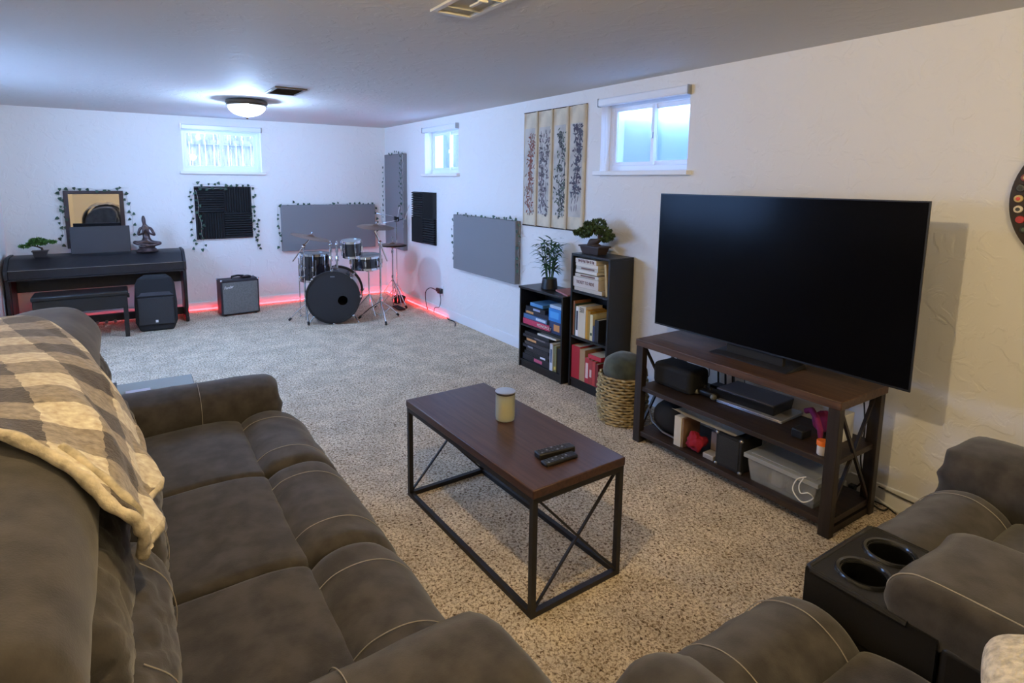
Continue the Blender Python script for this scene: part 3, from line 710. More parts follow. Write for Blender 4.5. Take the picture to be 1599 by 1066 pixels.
for y in (2.035, 2.075):
    m = MB(); m.lathe([(.009, 0), (.007, .012), (.011, .016), (.002, .018)], (2.81, y, Z2+.048), 12); m.build('thumbstick', M_BLKM, gc)
lp = thing('laptop', 'closed silver laptop under the black game console', 'laptop', (2.93, 1.80, Z2), .06)
m = MB(); m.box(-.13, .10, -.19, .19, .0, .009); L(m, 'base', M_STEEL, lp, bevel=.003); m = MB(); m.box(-.13, .10, -.19, .19, .010, .017); L(m, 'lid', mat('laptop_silver', (.5, .5, .51), .35, metal=.6), lp, bevel=.003)
gs = thing('game_console', 'black game console with a grey sloping top lying on the silver laptop', 'game console', (2.93, 1.83, Z2+.017), .05)
m = MB(); m.add([(-.10, -.16, 0), (.09, -.16, 0), (.09, .17, 0), (-.10, .17, 0), (-.12, -.17, .056), (.09, -.17, .06), (.09, .17, .06), (-.12, .17, .056)], [(0, 3, 2, 1), (4, 5, 6, 7), (0, 1, 5, 4), (1, 2, 6, 5), (2, 3, 7, 6), (3, 0, 4, 7)]); L(m, 'body', M_BLK, gs, bevel=.003)
m = MB(); m.box(-.122, .088, -.168, .168, .0585, .064); L(m, 'top_plate', flat('console_grey', 92, 92, 104, .35), gs, bevel=.002)
hd = puff((2.90, 1.44, Z2+.055), (.035, .045, .055), .8, 14, amp=.25, scale=18).build('purple_cloth', flat('magenta_cloth', 128, 30, 82, .9), angle=0); tag(hd, 'crumpled magenta cloth strap near the right end of the middle shelf', 'cloth')
m = MB(); m.tube([(2.84, 1.50, Z2+.105), (2.84, 1.47, Z2+.12), (2.80, 1.42, Z2+.10), (2.79, 1.395, Z2+.055), (2.785, 1.39, Z2+.012)], [.014, .016, .015, .014, .010], 10); m.build('strap', flat('magenta_cloth', 128, 30, 82, .9), hd)
m = MB(); m.box(2.72, 2.80, 1.44, 1.50, Z2, Z2+.045); tag(m.build('camera_case', M_BLK, bevel=.006), 'small black case beside the magenta cloth', 'case')
m = MB(); m.box(2.87, 2.96, 1.325, 1.365, Z2, Z2+.135); tag(m.build('white_box', M_WHITE, bevel=.003), 'upright white box behind the orange lidded jar', 'box')
jr = thing('pill_jar', 'white jar with a bright orange screw lid at the end of the middle shelf', 'jar', (2.655, 1.312, Z2))
m = MB(); m.lathe([(.020, 0), (.022, .003), (.022, .046), (.019, .048)], (2.655, 1.312, Z2), 28); m.build('jar_body', flat('jar_label_white', 225, 215, 205, .5), jr)
m = MB(); m.lathe([(.025, .046), (.025, .066), (.023, .069), (.001, .069)], (2.655, 1.312, Z2), 28); m.build('lid', flat('orange_plastic', 245, 120, 30, .4), jr)
m = MB(); P_ = [(2.628, .285), (2.66, .272), (2.72, .2685), (2.80, .268)]
vs = [(x, y, z+(.012 if y > 2.1 else 0)) for x, z in P_ for y in (2.16, 2.05, 1.90, 1.76)]; vs += [(x, y, z+.0012) for x, y, z in vs]
m.add(vs, [(r_*4+c_, r_*4+c_+1, r_*4+c_+5, r_*4+c_+4) for r_ in range(3) for c_ in range(3)]+[(16+r_*4+c_, 16+r_*4+c_+4, 16+r_*4+c_+5, 16+r_*4+c_+1) for r_ in range(3) for c_ in range(3)], True)
tag(m.build('paper_sheet', flat('white_paper', 235, 230, 220, .7), angle=0), 'white sheet of paper lying across the boxes under the middle shelf', 'paper')
# bottom shelf
bg = thing('backpack', 'black bag with a silver curved edge slumped at the far end of the bottom shelf', 'bag', (2.80, 2.27, Z3))
puff((2.79, 2.27, Z3+.10), (.11, .105, .10), .7, 18, amp=.08, scale=9).build('bag_body', M_BLKM, bg, angle=0)
m = MB(); m.tube([(2.675, 2.375, Z3+.15), (2.665, 2.33, Z3+.07), (2.67, 2.25, Z3+.03), (2.69, 2.18, Z3+.015)], .006, 6); m.build('edge_trim', M_STEEL, bg)
bx = thing('book_box', 'white and wood toned box standing on the bottom shelf', 'box', (2.68, 2.11, Z3))
m = MB(); m.box(2.645, 2.80, 2.098, 2.148, Z3, Z3+.178); m.build('box_body', M_CREAM, bx, bevel=.002)
m = MB(); m.box(2.65, 2.80, 2.085, 2.098, Z3, Z3+.175); m.build('box_side', flat('box_brown_side', 128, 100, 76), bx, bevel=.002)
rc = MB(); puff((2.685, 2.015, Z3+.062), (.05, .056, .046), 1.0, 22, amp=.55, scale=22, rot=Rm(-.5, 'X')).build('red_scarf', flat('crimson_cloth', 150, 18, 40, .9), angle=0)
tag(bpy.data.objects['red_scarf'], 'crumpled crimson cloth on the bottom shelf between two boxes', 'cloth')
m = MB(); m.box(2.66, 2.76, 1.885, 1.955, Z3, Z3+.028); tag(m.build('tin_box', flat('pale_tin', 170, 165, 160, .35), bevel=.004), 'small pale tin lying in front of the crimson cloth', 'tin')
m = MB(); m.box(2.72, 2.80, 1.878, 1.95, Z3+.03, Z3+.14); tag(m.build('figurine_box', flat('grey_speckled', 120, 105, 100), bevel=.004), 'small grey patterned box beside the black speaker box', 'box')
am = thing('practice_amplifier', 'small black box speaker with metal corners on the bottom shelf', 'amplifier', (2.75, 1.79, Z3))
m = MB(); m.box(2.655, 2.84, 1.715, 1.870, Z3, Z3+.19); m.build('cabinet', M_BLKM, am, bevel=.004)
for y in (1.72, 1.865):
    for z in (Z3+.006, Z3+.184):
        m = MB(); m.ball((2.658, y, z), .011, 8); m.build('corner_cap', M_STEEL, am)
m = MB(); m.box(2.652, 2.655, 1.73, 1.855, Z3+.015, Z3+.175); m.build('grille', mat('amp_grille', (.02, .02, .02), .8, bump=1, bscale=300, bdist=.003), am)
bn = thing('storage_bin', 'clear plastic storage bin with a pale lid on the bottom shelf', 'storage bin', (2.79, 1.50, Z3))
M_CLEAR = mat('clear_plastic', (.72, .75, .74), .22, trans=.6, alpha=.5)
def tapered(x0, x1, y0, y1, z0, z1, k, th_):
    mb = MB()
    def ring(i, z, kk): return [(x0+kk+i, y0+kk+i, z), (x1-kk-i, y0+kk+i, z), (x1-kk-i, y1-kk-i, z), (x0+kk+i, y1-kk-i, z)]
    vs = ring(0, z0, k)+ring(0, z1, 0)+ring(th_, z1, 0)+ring(th_, z0+th_, k)
    fs = [(0, 3, 2, 1)]+[(i, (i+1) % 4, 4+(i+1) % 4, 4+i) for i in range(4)]+[(4+i, 4+(i+1) % 4, 8+(i+1) % 4, 8+i) for i in range(4)]+[(8+i, 8+(i+1) % 4, 12+(i+1) % 4, 12+i) for i in range(4)]+[(12, 13, 14, 15)]
    return mb.add(vs, fs)
tapered(2.645, 2.93, 1.315, 1.675, Z3, Z3+.128, .018, .003).build('bin_body', M_CLEAR, bn, bevel=.008)
m = MB(); m.box(2.632, 2.94, 1.303, 1.687, Z3+.124, Z3+.146); m.box(2.66, 2.91, 1.33, 1.66, Z3+.146, Z3+.150); m.build('bin_lid', mat('translucent_lid', (.55, .57, .57), .35, trans=.35, alpha=.75), bn, bevel=.007)
for k, (r, g, b_) in enumerate(((120, 115, 105), (60, 60, 65), (150, 150, 145), (90, 80, 70))):
    m = MB(); m.box(2.70, 2.88, 1.35+k*.08, 1.41+k*.08, Z3+.004, Z3+.05+.018*(k % 3)); m.build('bin_contents', flat('bin_stuff_%d' % k, r, g, b_), bn, bevel=.006)
m = MB(); m.tube(catmull([Vector(p) for p in [(2.64, 1.365, Z3+.155), (2.626, 1.40, Z3+.13), (2.626, 1.415, Z3+.07), (2.63, 1.37, Z3+.03), (2.65, 1.33, Z3+.06), (2.625, 1.34, Z3+.09), (2.622, 1.375, Z3+.075), (2.622, 1.385, Z3+.11), (2.628, 1.37, Z3+.15)]], 8, False), .0028, 6)
tag(m.build('charging_cable', M_WHITE), 'white cable looped over the front of the clear bin', 'cable')
def wire(pts, r, mtl, label, name='electric_cable', cat='cable', grp=None):
    m = MB(); m.tube(catmull([Vector(p) for p in pts], 8, False), r, 6); return tag(m.build(name, mtl), label, cat, grp)
wire([(3.10, 1.19, .02), (3.06, 1.20, .012), (3.075, 1.26, .014), (3.10, 1.32, .03), (3.06, 1.36, .012), (3.09, 1.30, .02), (3.115, 1.22, .012), (3.08, 1.15, .012)], .004, M_BLK, 'tangled black cord on the carpet at the right foot of the television stand')
wire([(3.12, 1.34, .10), (3.11, 1.30, .055), (3.105, 1.22, .03), (3.09, 1.14, .02)], .0055, M_WHITE, 'white cable running forward from behind the television stand')
wire([(3.09, 1.36, .62), (3.095, 1.34, .45), (3.09, 1.33, .36), (3.10, 1.34, .22), (3.09, 1.32, .10), (3.10, 1.38, .02)], .004, M_BLK, 'black cord hanging down behind the right end of the television stand')
wire([(3.11, 1.25, .10), (3.115, 1.10, .085), (3.12, .99, .10), (3.125, .86, .12), (3.12, .70, .12), (3.10, .5, .05)], .004, M_BLK, 'black cord along the wall from the stand to the loveseat')
ps = thing('power_strip', 'dark power strip with plugs on the floor behind the stand', 'power strip', (3.08, 1.40, 0))
m = MB(); m.box(3.055, 3.10, 1.30, 1.52, .0, .035); m.build('strip_body', M_BLK, ps, bevel=.004)
for y in (1.34, 1.39, 1.45): m = MB(); m.box(3.062, 3.095, y, y+.03, .035, .07); m.build('plug', M_BLKM if y != 1.39 else M_WHITE, ps, bevel=.003)
for y, lb in ((2.05, 'thin black cord behind the game controller'), (2.12, 'thin black cord behind the router'), (2.3, 'thin black cord nearest the far leg of the stand')):
    wire([(3.09, y, .62), (3.10, y-.02, .50), (3.08, y-.05, .40), (3.09, y-.03, .37)], .003, M_BLK, lb)

# ------------------------------------------------------------------ bookcases
def bookcase(label, x0, x1, y0, y1, h, shelves, th_=.018, over=0):
    t = thing('bookcase', label, 'bookcase', ((x0+x1)/2, (y0+y1)/2, 0))
    for ya in (y0, y1-th_): m = MB(); m.box(x0, x1, ya, ya+th_, 0, h-th_); m.build('side_panel', M_BLKWD, t, bevel=.001)
    m = MB(); m.box(x0-over, x1, y0-over, y1+over, h-th_, h); m.build('top', M_BLKWD, t, bevel=.002)
    m = MB(); m.box(x1-.006, x1, y0+th_, y1-th_, .0, h-th_); m.build('back_panel', M_BLKWD, t)
    for z in shelves: m = MB(); m.box(x0+.004, x1-.006, y0+th_, y1-th_, z-th_, z); m.build('shelf', M_BLKWD, t, bevel=.001)
    m = MB(); m.box(x0+.012, x0+.024, y0+th_, y1-th_, 0, shelves[0]-th_); m.build('kick_board', M_BLKWD, t)
    return t
bookcase('low black two-shelf bookcase holding board games under the bamboo plant', 2.85, 3.125, 3.445, 4.03, .71, [.07, .385], over=.008)
bookcase('tall narrow black bookcase with three compartments and a bonsai on top', 2.895, 3.13, 2.985, 3.41, 1.06, [.075, .415, .775])
bxid = [0]
def box_game(x0, x1, y0, y1, z0, z1, col, label, cat='board game', rot=0., acc=None, rough=.45, rx=0., group=None):
    c = ((x0+x1)/2, (y0+y1)/2, z0); t = thing('board_game_box' if cat == 'board game' else 'book', label, cat, c, rot, group)
    if rx: t.rotation_euler = (rx, 0, rot)
    k = bxid[0] = bxid[0]+1; m = MB(); w, d, h = (x1-x0)/2, (y1-y0)/2, z1-z0
    if cat == 'board game':
        m.box(-w, w, -d, d, 0, h); L(m, 'box', flat('print_%d' % k, *col, rough), t, bevel=.002)
        if acc: m = MB(); m.box(-w-.0012, -w+.002, -d*acc[3], d*acc[4], h*.25, h*.78); L(m, 'printed_panel', flat('accent_%d' % k, *acc[:3]), t)
    else:                                    # upright book: spine at -x
        m.box(-w+.002, w, -d+.002, d-.002, .003, h-.003); L(m, 'pages', flat('book_pages', 214, 202, 176, .8), t)
        m = MB(); m.box(-w, w, -d, -d+.002, 0, h); m.box(-w, w, d-.002, d, 0, h); m.box(-w, -w+.002, -d+.002, d-.002, 0, h); L(m, 'cover', flat('print_%d' % k, *col, rough), t)
        if acc: m = MB(); m.box(-w-.001, -w+.001, -d*.6, d*.6, h*acc[3], h*acc[4]); L(m, 'spine_label', flat('accent_%d' % k, *acc[:3]), t)
    return t
G = 'board games in the low bookcase'
S1, S2 = .0705, .3855; X0 = 2.868
a = box_game(X0, 3.10, 3.60, 4.00, S2, S2+.048, (190, 60, 90), 'pink and red board game box at the bottom of the upper shelf', group=G)
text_mesh('lettering', 'MONOPOLY', M_WHITE, .034, (X0-.001, 3.70, S2+.024), (0, -1, 0), (0, 0, 1), a, width=1)
box_game(X0+.004, 3.10, 3.67, 4.00, S2+.049, S2+.088, (78, 110, 150), 'blue grey board game box second from the bottom of the upper shelf', acc=(200, 215, 230, .9, -.1), group=G)
box_game(X0+.01, 3.10, 3.64, 3.985, S2+.089, S2+.125, (30, 34, 52), 'navy board game box in the middle of the upper shelf', acc=(200, 150, 90, -.3, .9), group=G)
box_game(X0+.006, 3.08, 3.70, 3.97, S2+.126, S2+.160, (28, 30, 38), 'black board game box under the pale blue lid', acc=(160, 170, 200, .5, .2), group=G)
box_game(X0+.03, 3.10, 3.765, 3.94, S2+.161, S2+.190, (90, 150, 200), 'pale blue flat box at the top left of the upper shelf', group=G)
box_game(X0, 3.08, 3.485, 3.63, S2, S2+.10, (45, 62, 100), 'dark blue box at the lower right of the upper shelf', acc=(205, 140, 80, .8, .2), group=G)
box_game(X0-.006, 3.05, 3.48, 3.635, S2+.101, S2+.205, (40, 128, 205), 'bright blue board game box on the right of the upper shelf', acc=(80, 165, 230, .7, .8), group=G)
box_game(X0, 3.05, 3.485, 3.63, S2+.206, S2+.232, (178, 205, 225), 'pale flat box on top of the bright blue box', group=G)
cols = [(34, 32, 36), (28, 28, 30), (50, 46, 48), (38, 36, 40), (60, 56, 58), (30, 30, 34), (44, 42, 46), (36, 34, 36)]
hz = [.052, .03, .028, .026, .030, .036, .024, .026]; z = S1; labs = ['thick dark box with a pink label at the bottom of the lower shelf', 'thin black box above the thick dark box on the lower shelf', 'dark grey game box third from the bottom of the lower shelf', 'black box in the middle of the lower shelf stack', 'dark box under the colourful box of the lower shelf', 'dark box with an orange and blue print on the lower shelf', 'thin dark box near the top of the lower shelf stack', 'dark flat box at the top of the lower shelf stack']
accs = [(200, 90, 120, .5, .1), (220, 225, 235, .75, -.35), None, (150, 150, 160, -.2, .6), None, (210, 150, 90, -.1, .95), (120, 110, 110, .7, .1), None]
for k in range(8):
    box_game(X0+.003*(k % 3), 3.09, 3.625+.012*(k % 2), 3.995-.02*(k % 3), z, z+hz[k]-.001, cols[k], labs[k], acc=accs[k], group=G); z += hz[k]
box_game(X0+.01, 3.06, 3.56, 3.80, z, z+.016, (225, 222, 210), 'white box lid lying on top of the lower shelf stack', rot=.04, group=G)
box_game(X0-.004, 3.05, 3.575, 3.612, S1, S1+.225, (205, 208, 214), 'pale hardback standing beside the stack on the lower shelf', 'book', acc=(90, 100, 120, .3, .8))
box_game(X0+.004, 3.05, 3.535, 3.572, S1, S1+.215, (120, 118, 80), 'olive book standing on the lower shelf beside the pale hardback', 'book', acc=(215, 190, 90, .08, .2))
box_game(X0+.01, 3.05, 3.485, 3.532, S1, S1+.20, (30, 30, 30), 'black book at the right end of the lower shelf', 'book')
# tall bookcase
X1 = 2.91; T1, T2, T3 = .0755, .4155, .7755; G2 = 'pale board games in the top compartment'
box_game(X1, 3.11, 3.075, 3.385, T3, T3+.030, (196, 186, 170), 'cream board game box at the bottom of the top compartment', group=G2)
a = box_game(X1-.006, 3.11, 3.11, 3.392, T3+.031, T3+.107, (206, 196, 186), 'cream train themed board game box with brown lettering', group=G2)
text_mesh('lettering', 'TICKET TO RIDE', flat('maroon_ink', 92, 38, 36), .034, (X1-.0072, 3.255, T3+.069), (0, -1, 0), (0, 0, 1), a, width=.8)
for k, (zz, c, a_, b_) in enumerate([(.108, (206, 198, 184), 3.12, 3.385), (.140, (226, 220, 208), 3.14, 3.38), (.165, (198, 192, 180), 3.13, 3.375), (.190, (222, 214, 200), 3.13, 3.38)]):
    box_game(X1+.004, 3.10, a_, b_, T3+zz, T3+zz+.024, c, ['cream flat box directly above the lettered train game', 'white flat box in the middle of the top compartment', 'grey white flat box second from the top of the pile', 'cream flat box just below the topmost box'][k], acc=(120, 90, 80, .7, .5) if k % 2 == 0 else None, group=G2)
a = box_game(X1+.004, 3.10, 3.15, 3.385, T3+.215, T3+.250, (214, 206, 196), 'cream box with dark lettering, topmost of the pile', group=G2)
m = MB()
for k in range(11): m.box(X1+.0028, X1+.0042, 3.175+k*.0165, 3.175+k*.0165+(.008 if k % 3 else .012), T3+.222+(.003 if k % 2 else 0), T3+.244-(.004 if k % 3 == 0 else 0))
m.build('printed_marks', flat('maroon_ink', 92, 38, 36), a)
box_game(X1+.01, 3.09, 3.028, 3.048, T3+.002, T3+.235, (188, 156, 98), 'tan book leaning against the side of the top compartment', 'book', rx=-.10)
ys = 3.388; bl = [(.016, .27, (150, 96, 62), 'orange brown thin book at the left of the middle compartment', None), (.012, .25, (40, 62, 48), 'dark green thin book in the middle compartment', None), (.030, .235, (236, 234, 230), 'white paperback with a black printed spine', (30, 34, 50, .2, .85)),
      (.08, .245, (214, 200, 176), 'large cream book with big dark numerals', None), (.024, .225, (196, 140, 40), 'mustard yellow book in the middle compartment', None), (.022, .22, (168, 130, 52), 'ochre book right of the mustard one', None),
      (.030, .20, (216, 204, 160), 'pale yellow book near the right of the middle compartment', (60, 80, 60, .2, .3)), (.020, .12, (60, 66, 96), 'short navy book at the right of the middle compartment', None), (.04, .17, (34, 34, 38), 'black book at the right end of the middle compartment', None)]
for wd, hh, c, lab, ac in bl:
    a = box_game(X1, 3.08, ys-wd, ys, T2, T2+hh, c, lab, 'book', acc=ac)
    if 'numerals' in lab: text_mesh('lettering', '501', M_BLK, .056, (X1-.0015, ys-wd/2, T2+.212), (0, -1, 0), (0, 0, 1), a, width=.62)
    ys -= wd+.002
ys = 3.388
for wd, hh, c, lab, ac in [(.095, .26, (176, 30, 44), 'thick bright red box set standing in the bottom compartment', None), (.06, .25, (176, 140, 100), 'tan box beside the bright red set', None), (.045, .20, (186, 50, 58), 'red book with pale markings in the bottom compartment', (230, 200, 190, .2, .8)),
      (.035, .195, (170, 62, 60), 'brick red book beside the pale marked one', (220, 190, 180, .3, .6)), (.03, .19, (196, 70, 66), 'light red book at the right of the bottom compartment', None), (.03, .18, (120, 40, 40), 'dark red book at the right end of the bottom compartment', None)]:
    box_game(X1-.004, 3.08, ys-wd, ys, T1, T1+hh, c, lab, 'book', acc=ac); ys -= wd+.002
box_game(X1, 3.07, 3.06, 3.20, T1+.202, T1+.235, (190, 44, 60), 'red book lying flat on the upright red books', 'book')

# plants
def pot(t, c, r0_, r1_, h, mtl, n=28, square=False):
    m = MB()
    if square:
        x, y, z = c; a0, b0 = r0_; a1, b1 = r1_
        m.add([(x-a0, y-b0, z), (x+a0, y-b0, z), (x+a0, y+b0, z), (x-a0, y+b0, z), (x-a1, y-b1, z+h), (x+a1, y-b1, z+h), (x+a1, y+b1, z+h), (x-a1, y+b1, z+h)], [(0, 3, 2, 1), (4, 5, 6, 7), (0, 1, 5, 4), (1, 2, 6, 5), (2, 3, 7, 6), (3, 0, 4, 7)])
        m.box(x-a1-.006, x+a1+.006, y-b1-.006, y+b1+.006, z+h-.008, z+h+.003)
    else: m.lathe([(r0_*.9, 0), (r0_, .004), (r1_, h), (r1_*.92, h), (r1_*.9, h-.012), (.001, h-.012)], c, n, closed=False)
    return m.build('pot', mtl, t, bevel=.002 if square else 0)
def pads(name, mtl, t, blobs, n, sz, seed):
    r = random.Random(seed); mb = MB()
    for c, h in blobs:
        V = h[0]*h[1]*h[2]
        for i in range(n):
            while True:
                p = Vector((r.uniform(-1, 1), r.uniform(-1, 1), r.uniform(-1, 1)))
                if .55 < p.length < 1: break
            q = Vector(c)+Vector((p.x*h[0], p.y*h[1], p.z*h[2])); d = (p+Vector((r.gauss(0, .4), r.gauss(0, .4), r.gauss(.3, .4)))).normalized()
            s = d.orthogonal().normalized(); s = (Matrix.Rotation(r.uniform(0, 6.3), 3, d) @ s)*sz*.45; d = d*sz*r.uniform(.7, 1.4)
            mb.add([q-d*.3, q+s, q+d, q-s], [(0, 1, 2, 3)])
    return mb.build(name, mtl, t, angle=0)
t = thing('pine_bonsai', 'dark green artificial pine bonsai in a brown pot on the tall bookcase', 'bonsai', (3.0, 3.27, 1.06))
C = Vector((3.0, 3.27, 1.061))
pot(t, tuple(C), (.045, .085), (.058, .108), .062, mat('brown_bonsai_pot', (.045, .03, .027), .5), square=True)
m = MB(); m.tube([C+Vector(p) for p in [(0, .03, .055), (0, .02, .085), (0, -.02, .095), (0, -.055, .115), (0, -.05, .15), (0, -.02, .18)]], [.04, .036, .024, .018, .014, .008], 10)
m.tube([C+Vector(p) for p in [(0, -.05, .14), (0, -.09, .155), (0, -.13, .16)]], [.01, .008, .005], 8); m.tube([C+Vector(p) for p in [(0, -.03, .17), (0, .06, .18), (0, .15, .175)]], [.01, .008, .005], 8)
m.ball(C+Vector((0, .0, .058)), .05, 8, (.9, 1.4, .5)); m.build('trunk', M_BARK, t)
pads('foliage', M_BOND, t, [(C+Vector(p), h) for p, h in [((0, .19, .150), (.035, .03, .02)), ((0, .12, .165), (.05, .055, .03)), ((.01, .05, .195), (.06, .06, .032)), ((-.02, -.02, .185), (.06, .07, .04)), ((0, -.04, .235), (.05, .065, .032)), ((0, -.10, .185), (.05, .06, .035)), ((0, -.15, .145), (.04, .045, .028)), ((.02, -.09, .115), (.03, .035, .015)), ((-.02, .09, .14), (.04, .045, .02)), ((0, .06, .22), (.04, .05, .02))]], 230, .016, 3)
t = thing('green_bonsai', 'small bright green artificial bonsai in a dark pot on the piano', 'bonsai', (-.75, 7.42, .79))
C = Vector((-.75, 7.42, .791))
pot(t, tuple(C), (.05, .035), (.062, .045), .065, mat('dark_bonsai_pot', (.02, .017, .02), .5), square=True)
m = MB(); m.tube([C+Vector(p) for p in [(.02, 0, .06), (.015, 0, .09), (-.02, 0, .11), (-.015, 0, .14), (.0, 0, .16)]], [.012, .01, .008, .006, .004], 8)
m.tube([C+Vector(p) for p in [(.0, 0, .10), (-.05, 0, .115), (-.09, 0, .12)]], [.006, .005, .003], 6); m.tube([C+Vector(p) for p in [(-.015, 0, .13), (.04, 0, .15), (.08, 0, .15)]], [.006, .005, .003], 6); m.build('trunk', M_BARK, t)
pads('foliage', M_BONG, t, [(C+Vector(p), h) for p, h in [((-.12, 0, .115), (.045, .035, .014)), ((-.06, 0, .14), (.045, .04, .016)), ((-.01, 0, .175), (.06, .045, .02)), ((.06, 0, .155), (.05, .04, .014)), ((.11, 0, .15), (.03, .025, .01)), ((.02, 0, .14), (.04, .035, .014)), ((-.04, 0, .17), (.04, .03, .015))]], 150, .017, 5)
t = thing('potted_bamboo', 'artificial bamboo plant in a black pot on the low bookcase', 'potted plant', (2.985, 3.79, .71))
C = Vector((2.985, 3.79, .711)); pot(t, tuple(C), .070, .060, .088, M_BLK)
m = MB(); m.lathe([(.001, .078), (.054, .078)], C, 24, closed=False); m.build('soil', mat('gravel_soil', (.20, .18, .15), .9), t)
r = random.Random(11); fol = MB(); stm = MB()
def blade(mb, p, d, ln, wd, droop=.5):
    d = Vector(d).normalized(); s = d.cross(Vector((0, 0, 1))); s = (s if s.length > .05 else Vector((1, 0, 0))).normalized()
    pts = [Vector(p)+d*ln*t_-Vector((0, 0, droop*ln*t_*t_)) for t_ in (0, .3, .65, 1)]; ws = [.002, wd, wd*.8, .0005]
    vs = []
    for q, w_ in zip(pts, ws): vs += [q-s*w_/2, q+s*w_/2]
    mb.add(vs, [(0, 1, 3, 2), (2, 3, 5, 4), (4, 5, 7, 6)], True)
for k in range(10):
    a = 2*pi*k/10+.3; ln = r.uniform(.6, 1.0); top = C+Vector((cos(a)*.07*r.uniform(.5, 1.4), sin(a)*.09*r.uniform(.5, 1.4), .09+.34*ln))
    b0 = C+Vector((cos(a)*.025, sin(a)*.025, .07)); md = (b0+top)/2+Vector((0, 0, .02)); stm.tube([b0, md, top], [.004, .0035, .002], 6)
    for j in range(6):
        f = .3+.7*j/5; p = b0.lerp(top, f)
        for q in range(5 if j > 3 else 3):
            an = r.uniform(0, 2*pi); blade(fol, p, (cos(an), sin(an)*1.1, r.uniform(-.05, .9)), r.uniform(.09, .15), .019, .35)
stm.build('stems', M_BAMB, t); fol.build('leaves', M_BAMB, t, angle=0)
nb = thing('folded_leaflet', 'reddish printed booklet leaning on the low bookcase beside the plant', 'booklet', (2.95, 3.52, .71))
m = MB(); m.box(2.90, 3.05, 3.45, 3.60, .716, .730, Rm(.16, 'X')); m.build('booklet_cover', flat('reddish_print', 165, 110, 105), nb, bevel=.002)
m = MB(); m.box(2.95, 3.07, 3.47, 3.64, .7105, .716); m.build('booklet_base', M_BLK, nb)

# basket
bk = thing('wicker_basket', 'round woven wicker basket holding a green cushion beside the television stand', 'basket', (2.775, 2.70, 0))
m = MB(); rows = 17
for j in range(rows):
    z = .012+j*.0192; rr = .148+.016*sin(pi*min(1, j/rows))
    pts = []
    for k in range(73):
        a = 2*pi*k/72; q = rr+.007*sin(a*16+(j % 2)*pi); pts.append((2.775+q*cos(a), 2.70+q*sin(a), z+.002*sin(a*5+j)))
    m.tube(pts, .0080, 6, cap=False)
m.build('woven_wall', M_WICKER, bk)
m = MB(); m.lathe([(.001, .004), (.142, .004), (.150, .02), (.157, .16), (.143, .33)], (2.775, 2.70, 0), 36, closed=False); m.build('liner', mat('basket_dark_weave', (.09, .06, .03), .8), bk)
for s in (-1, 1):
    m = MB(); pts = [(2.775+.150*cos(s*1.25+pi*.0+(k-4)*.11+pi*(0 if s > 0 else 0)), 2.70+.150*sin(s*1.25+(k-4)*.11), .33+.06*sin(pi*k/8)) for k in range(9) for a in (0,)]
    m.tube(pts, .011, 8); m.build('handle', M_WICKER, bk)
cu = puff((2.775, 2.70, .365), (.125, .125, .10), .8, 20, amp=.10, scale=7).build('green_cushion', mat('olive_velvet', (.055, .065, .045), .9, var=.3, vscale=14, sheen=.3), angle=0)
tag(cu, 'rolled olive green blanket stuffed in the wicker basket', 'blanket')
# ------------------------------------------------------------------ on the right wall
XW = XR-.0005
def panel_x(name, label, cat, y0, y1, z0, z1, th_, mtl, part='panel'):
    t = thing(name, label, cat, (XW-th_/2, (y0+y1)/2, z0)); m = MB(); m.box(XW-th_, XW, y0, y1, z0, z1); m.build(part, mtl, t, bevel=.006); return t
panel_x('acoustic_panel', 'grey fabric acoustic panel hung level on the right wall beside the scrolls', 'acoustic panel', 4.45, 5.67, .63, 1.235, .06, M_GREYF, 'fabric_panel')
panel_x('acoustic_panel', 'tall upright grey acoustic panel in the far right corner', 'acoustic panel', 7.04, 7.66, .68, 1.95, .06, M_GREYF, 'fabric_panel')
t = thing('acoustic_panel', 'wide grey fabric acoustic panel on the far wall behind the drums', 'acoustic panel', (2.32, YF-.03, .675)); m = MB(); m.box(1.70, 2.96, YF-.06, YF-.0005, .675, 1.272); m.build('fabric_panel', M_GREYF, t, bevel=.006)
def foam(label, M, grp):
    """2x2 tiles with alternating wedge ribs; local x right, z up, y into room is negative"""
    t = thing('foam_panel', label, 'acoustic foam', tuple(M @ Vector((0, 0, 0))))
    s = .318
    for i in range(2):
        for j in range(2):
            mb = MB(); x0, z0 = -s+i*s, -s+j*s; vert = (i+j) % 2 == 0; n = 11
            vs = []; fs = []
            for k in range(n):
                a = s*k/n; b_ = s*(k+.5)/n; c = s*(k+1)/n; q = .0008
                P = [(a, -.012), (b_, -.045), (c, -.012)]
                for (u, d), (u2, d2) in ((P[0], P[1]), (P[1], P[2])):
                    o = len(vs)
                    if vert: vs += [(x0+u, d, z0+q), (x0+u2, d2, z0+q), (x0+u2, d2, z0+s-q), (x0+u, d, z0+s-q)]
                    else: vs += [(x0+q, d, z0+u), (x0+s-q, d, z0+u), (x0+s-q, d2, z0+u2), (x0+q, d2, z0+u2)]
                    fs.append((o, o+1, o+2, o+3))
            mb.add(vs, fs); mb.box(x0+.001, x0+s-.001, -.012, -.0005, z0+.001, z0+s-.001)
            mb.v = [M @ p for p in mb.v]; mb.build('foam_tile', M_FOAM, t, angle=10)
    return t
foam('square of four ribbed charcoal foam tiles on the far wall under the window', Matrix.Translation((1.036, YF, 1.19)), None)
foam('square of four ribbed charcoal foam tiles on the right wall near the corner', Matrix.Translation((XR, 6.51, 1.145)) @ Matrix(((0, 1, 0, 0), (-1, 0, 0, 0), (0, 0, 1, 0), (0, 0, 0, 1))), None)

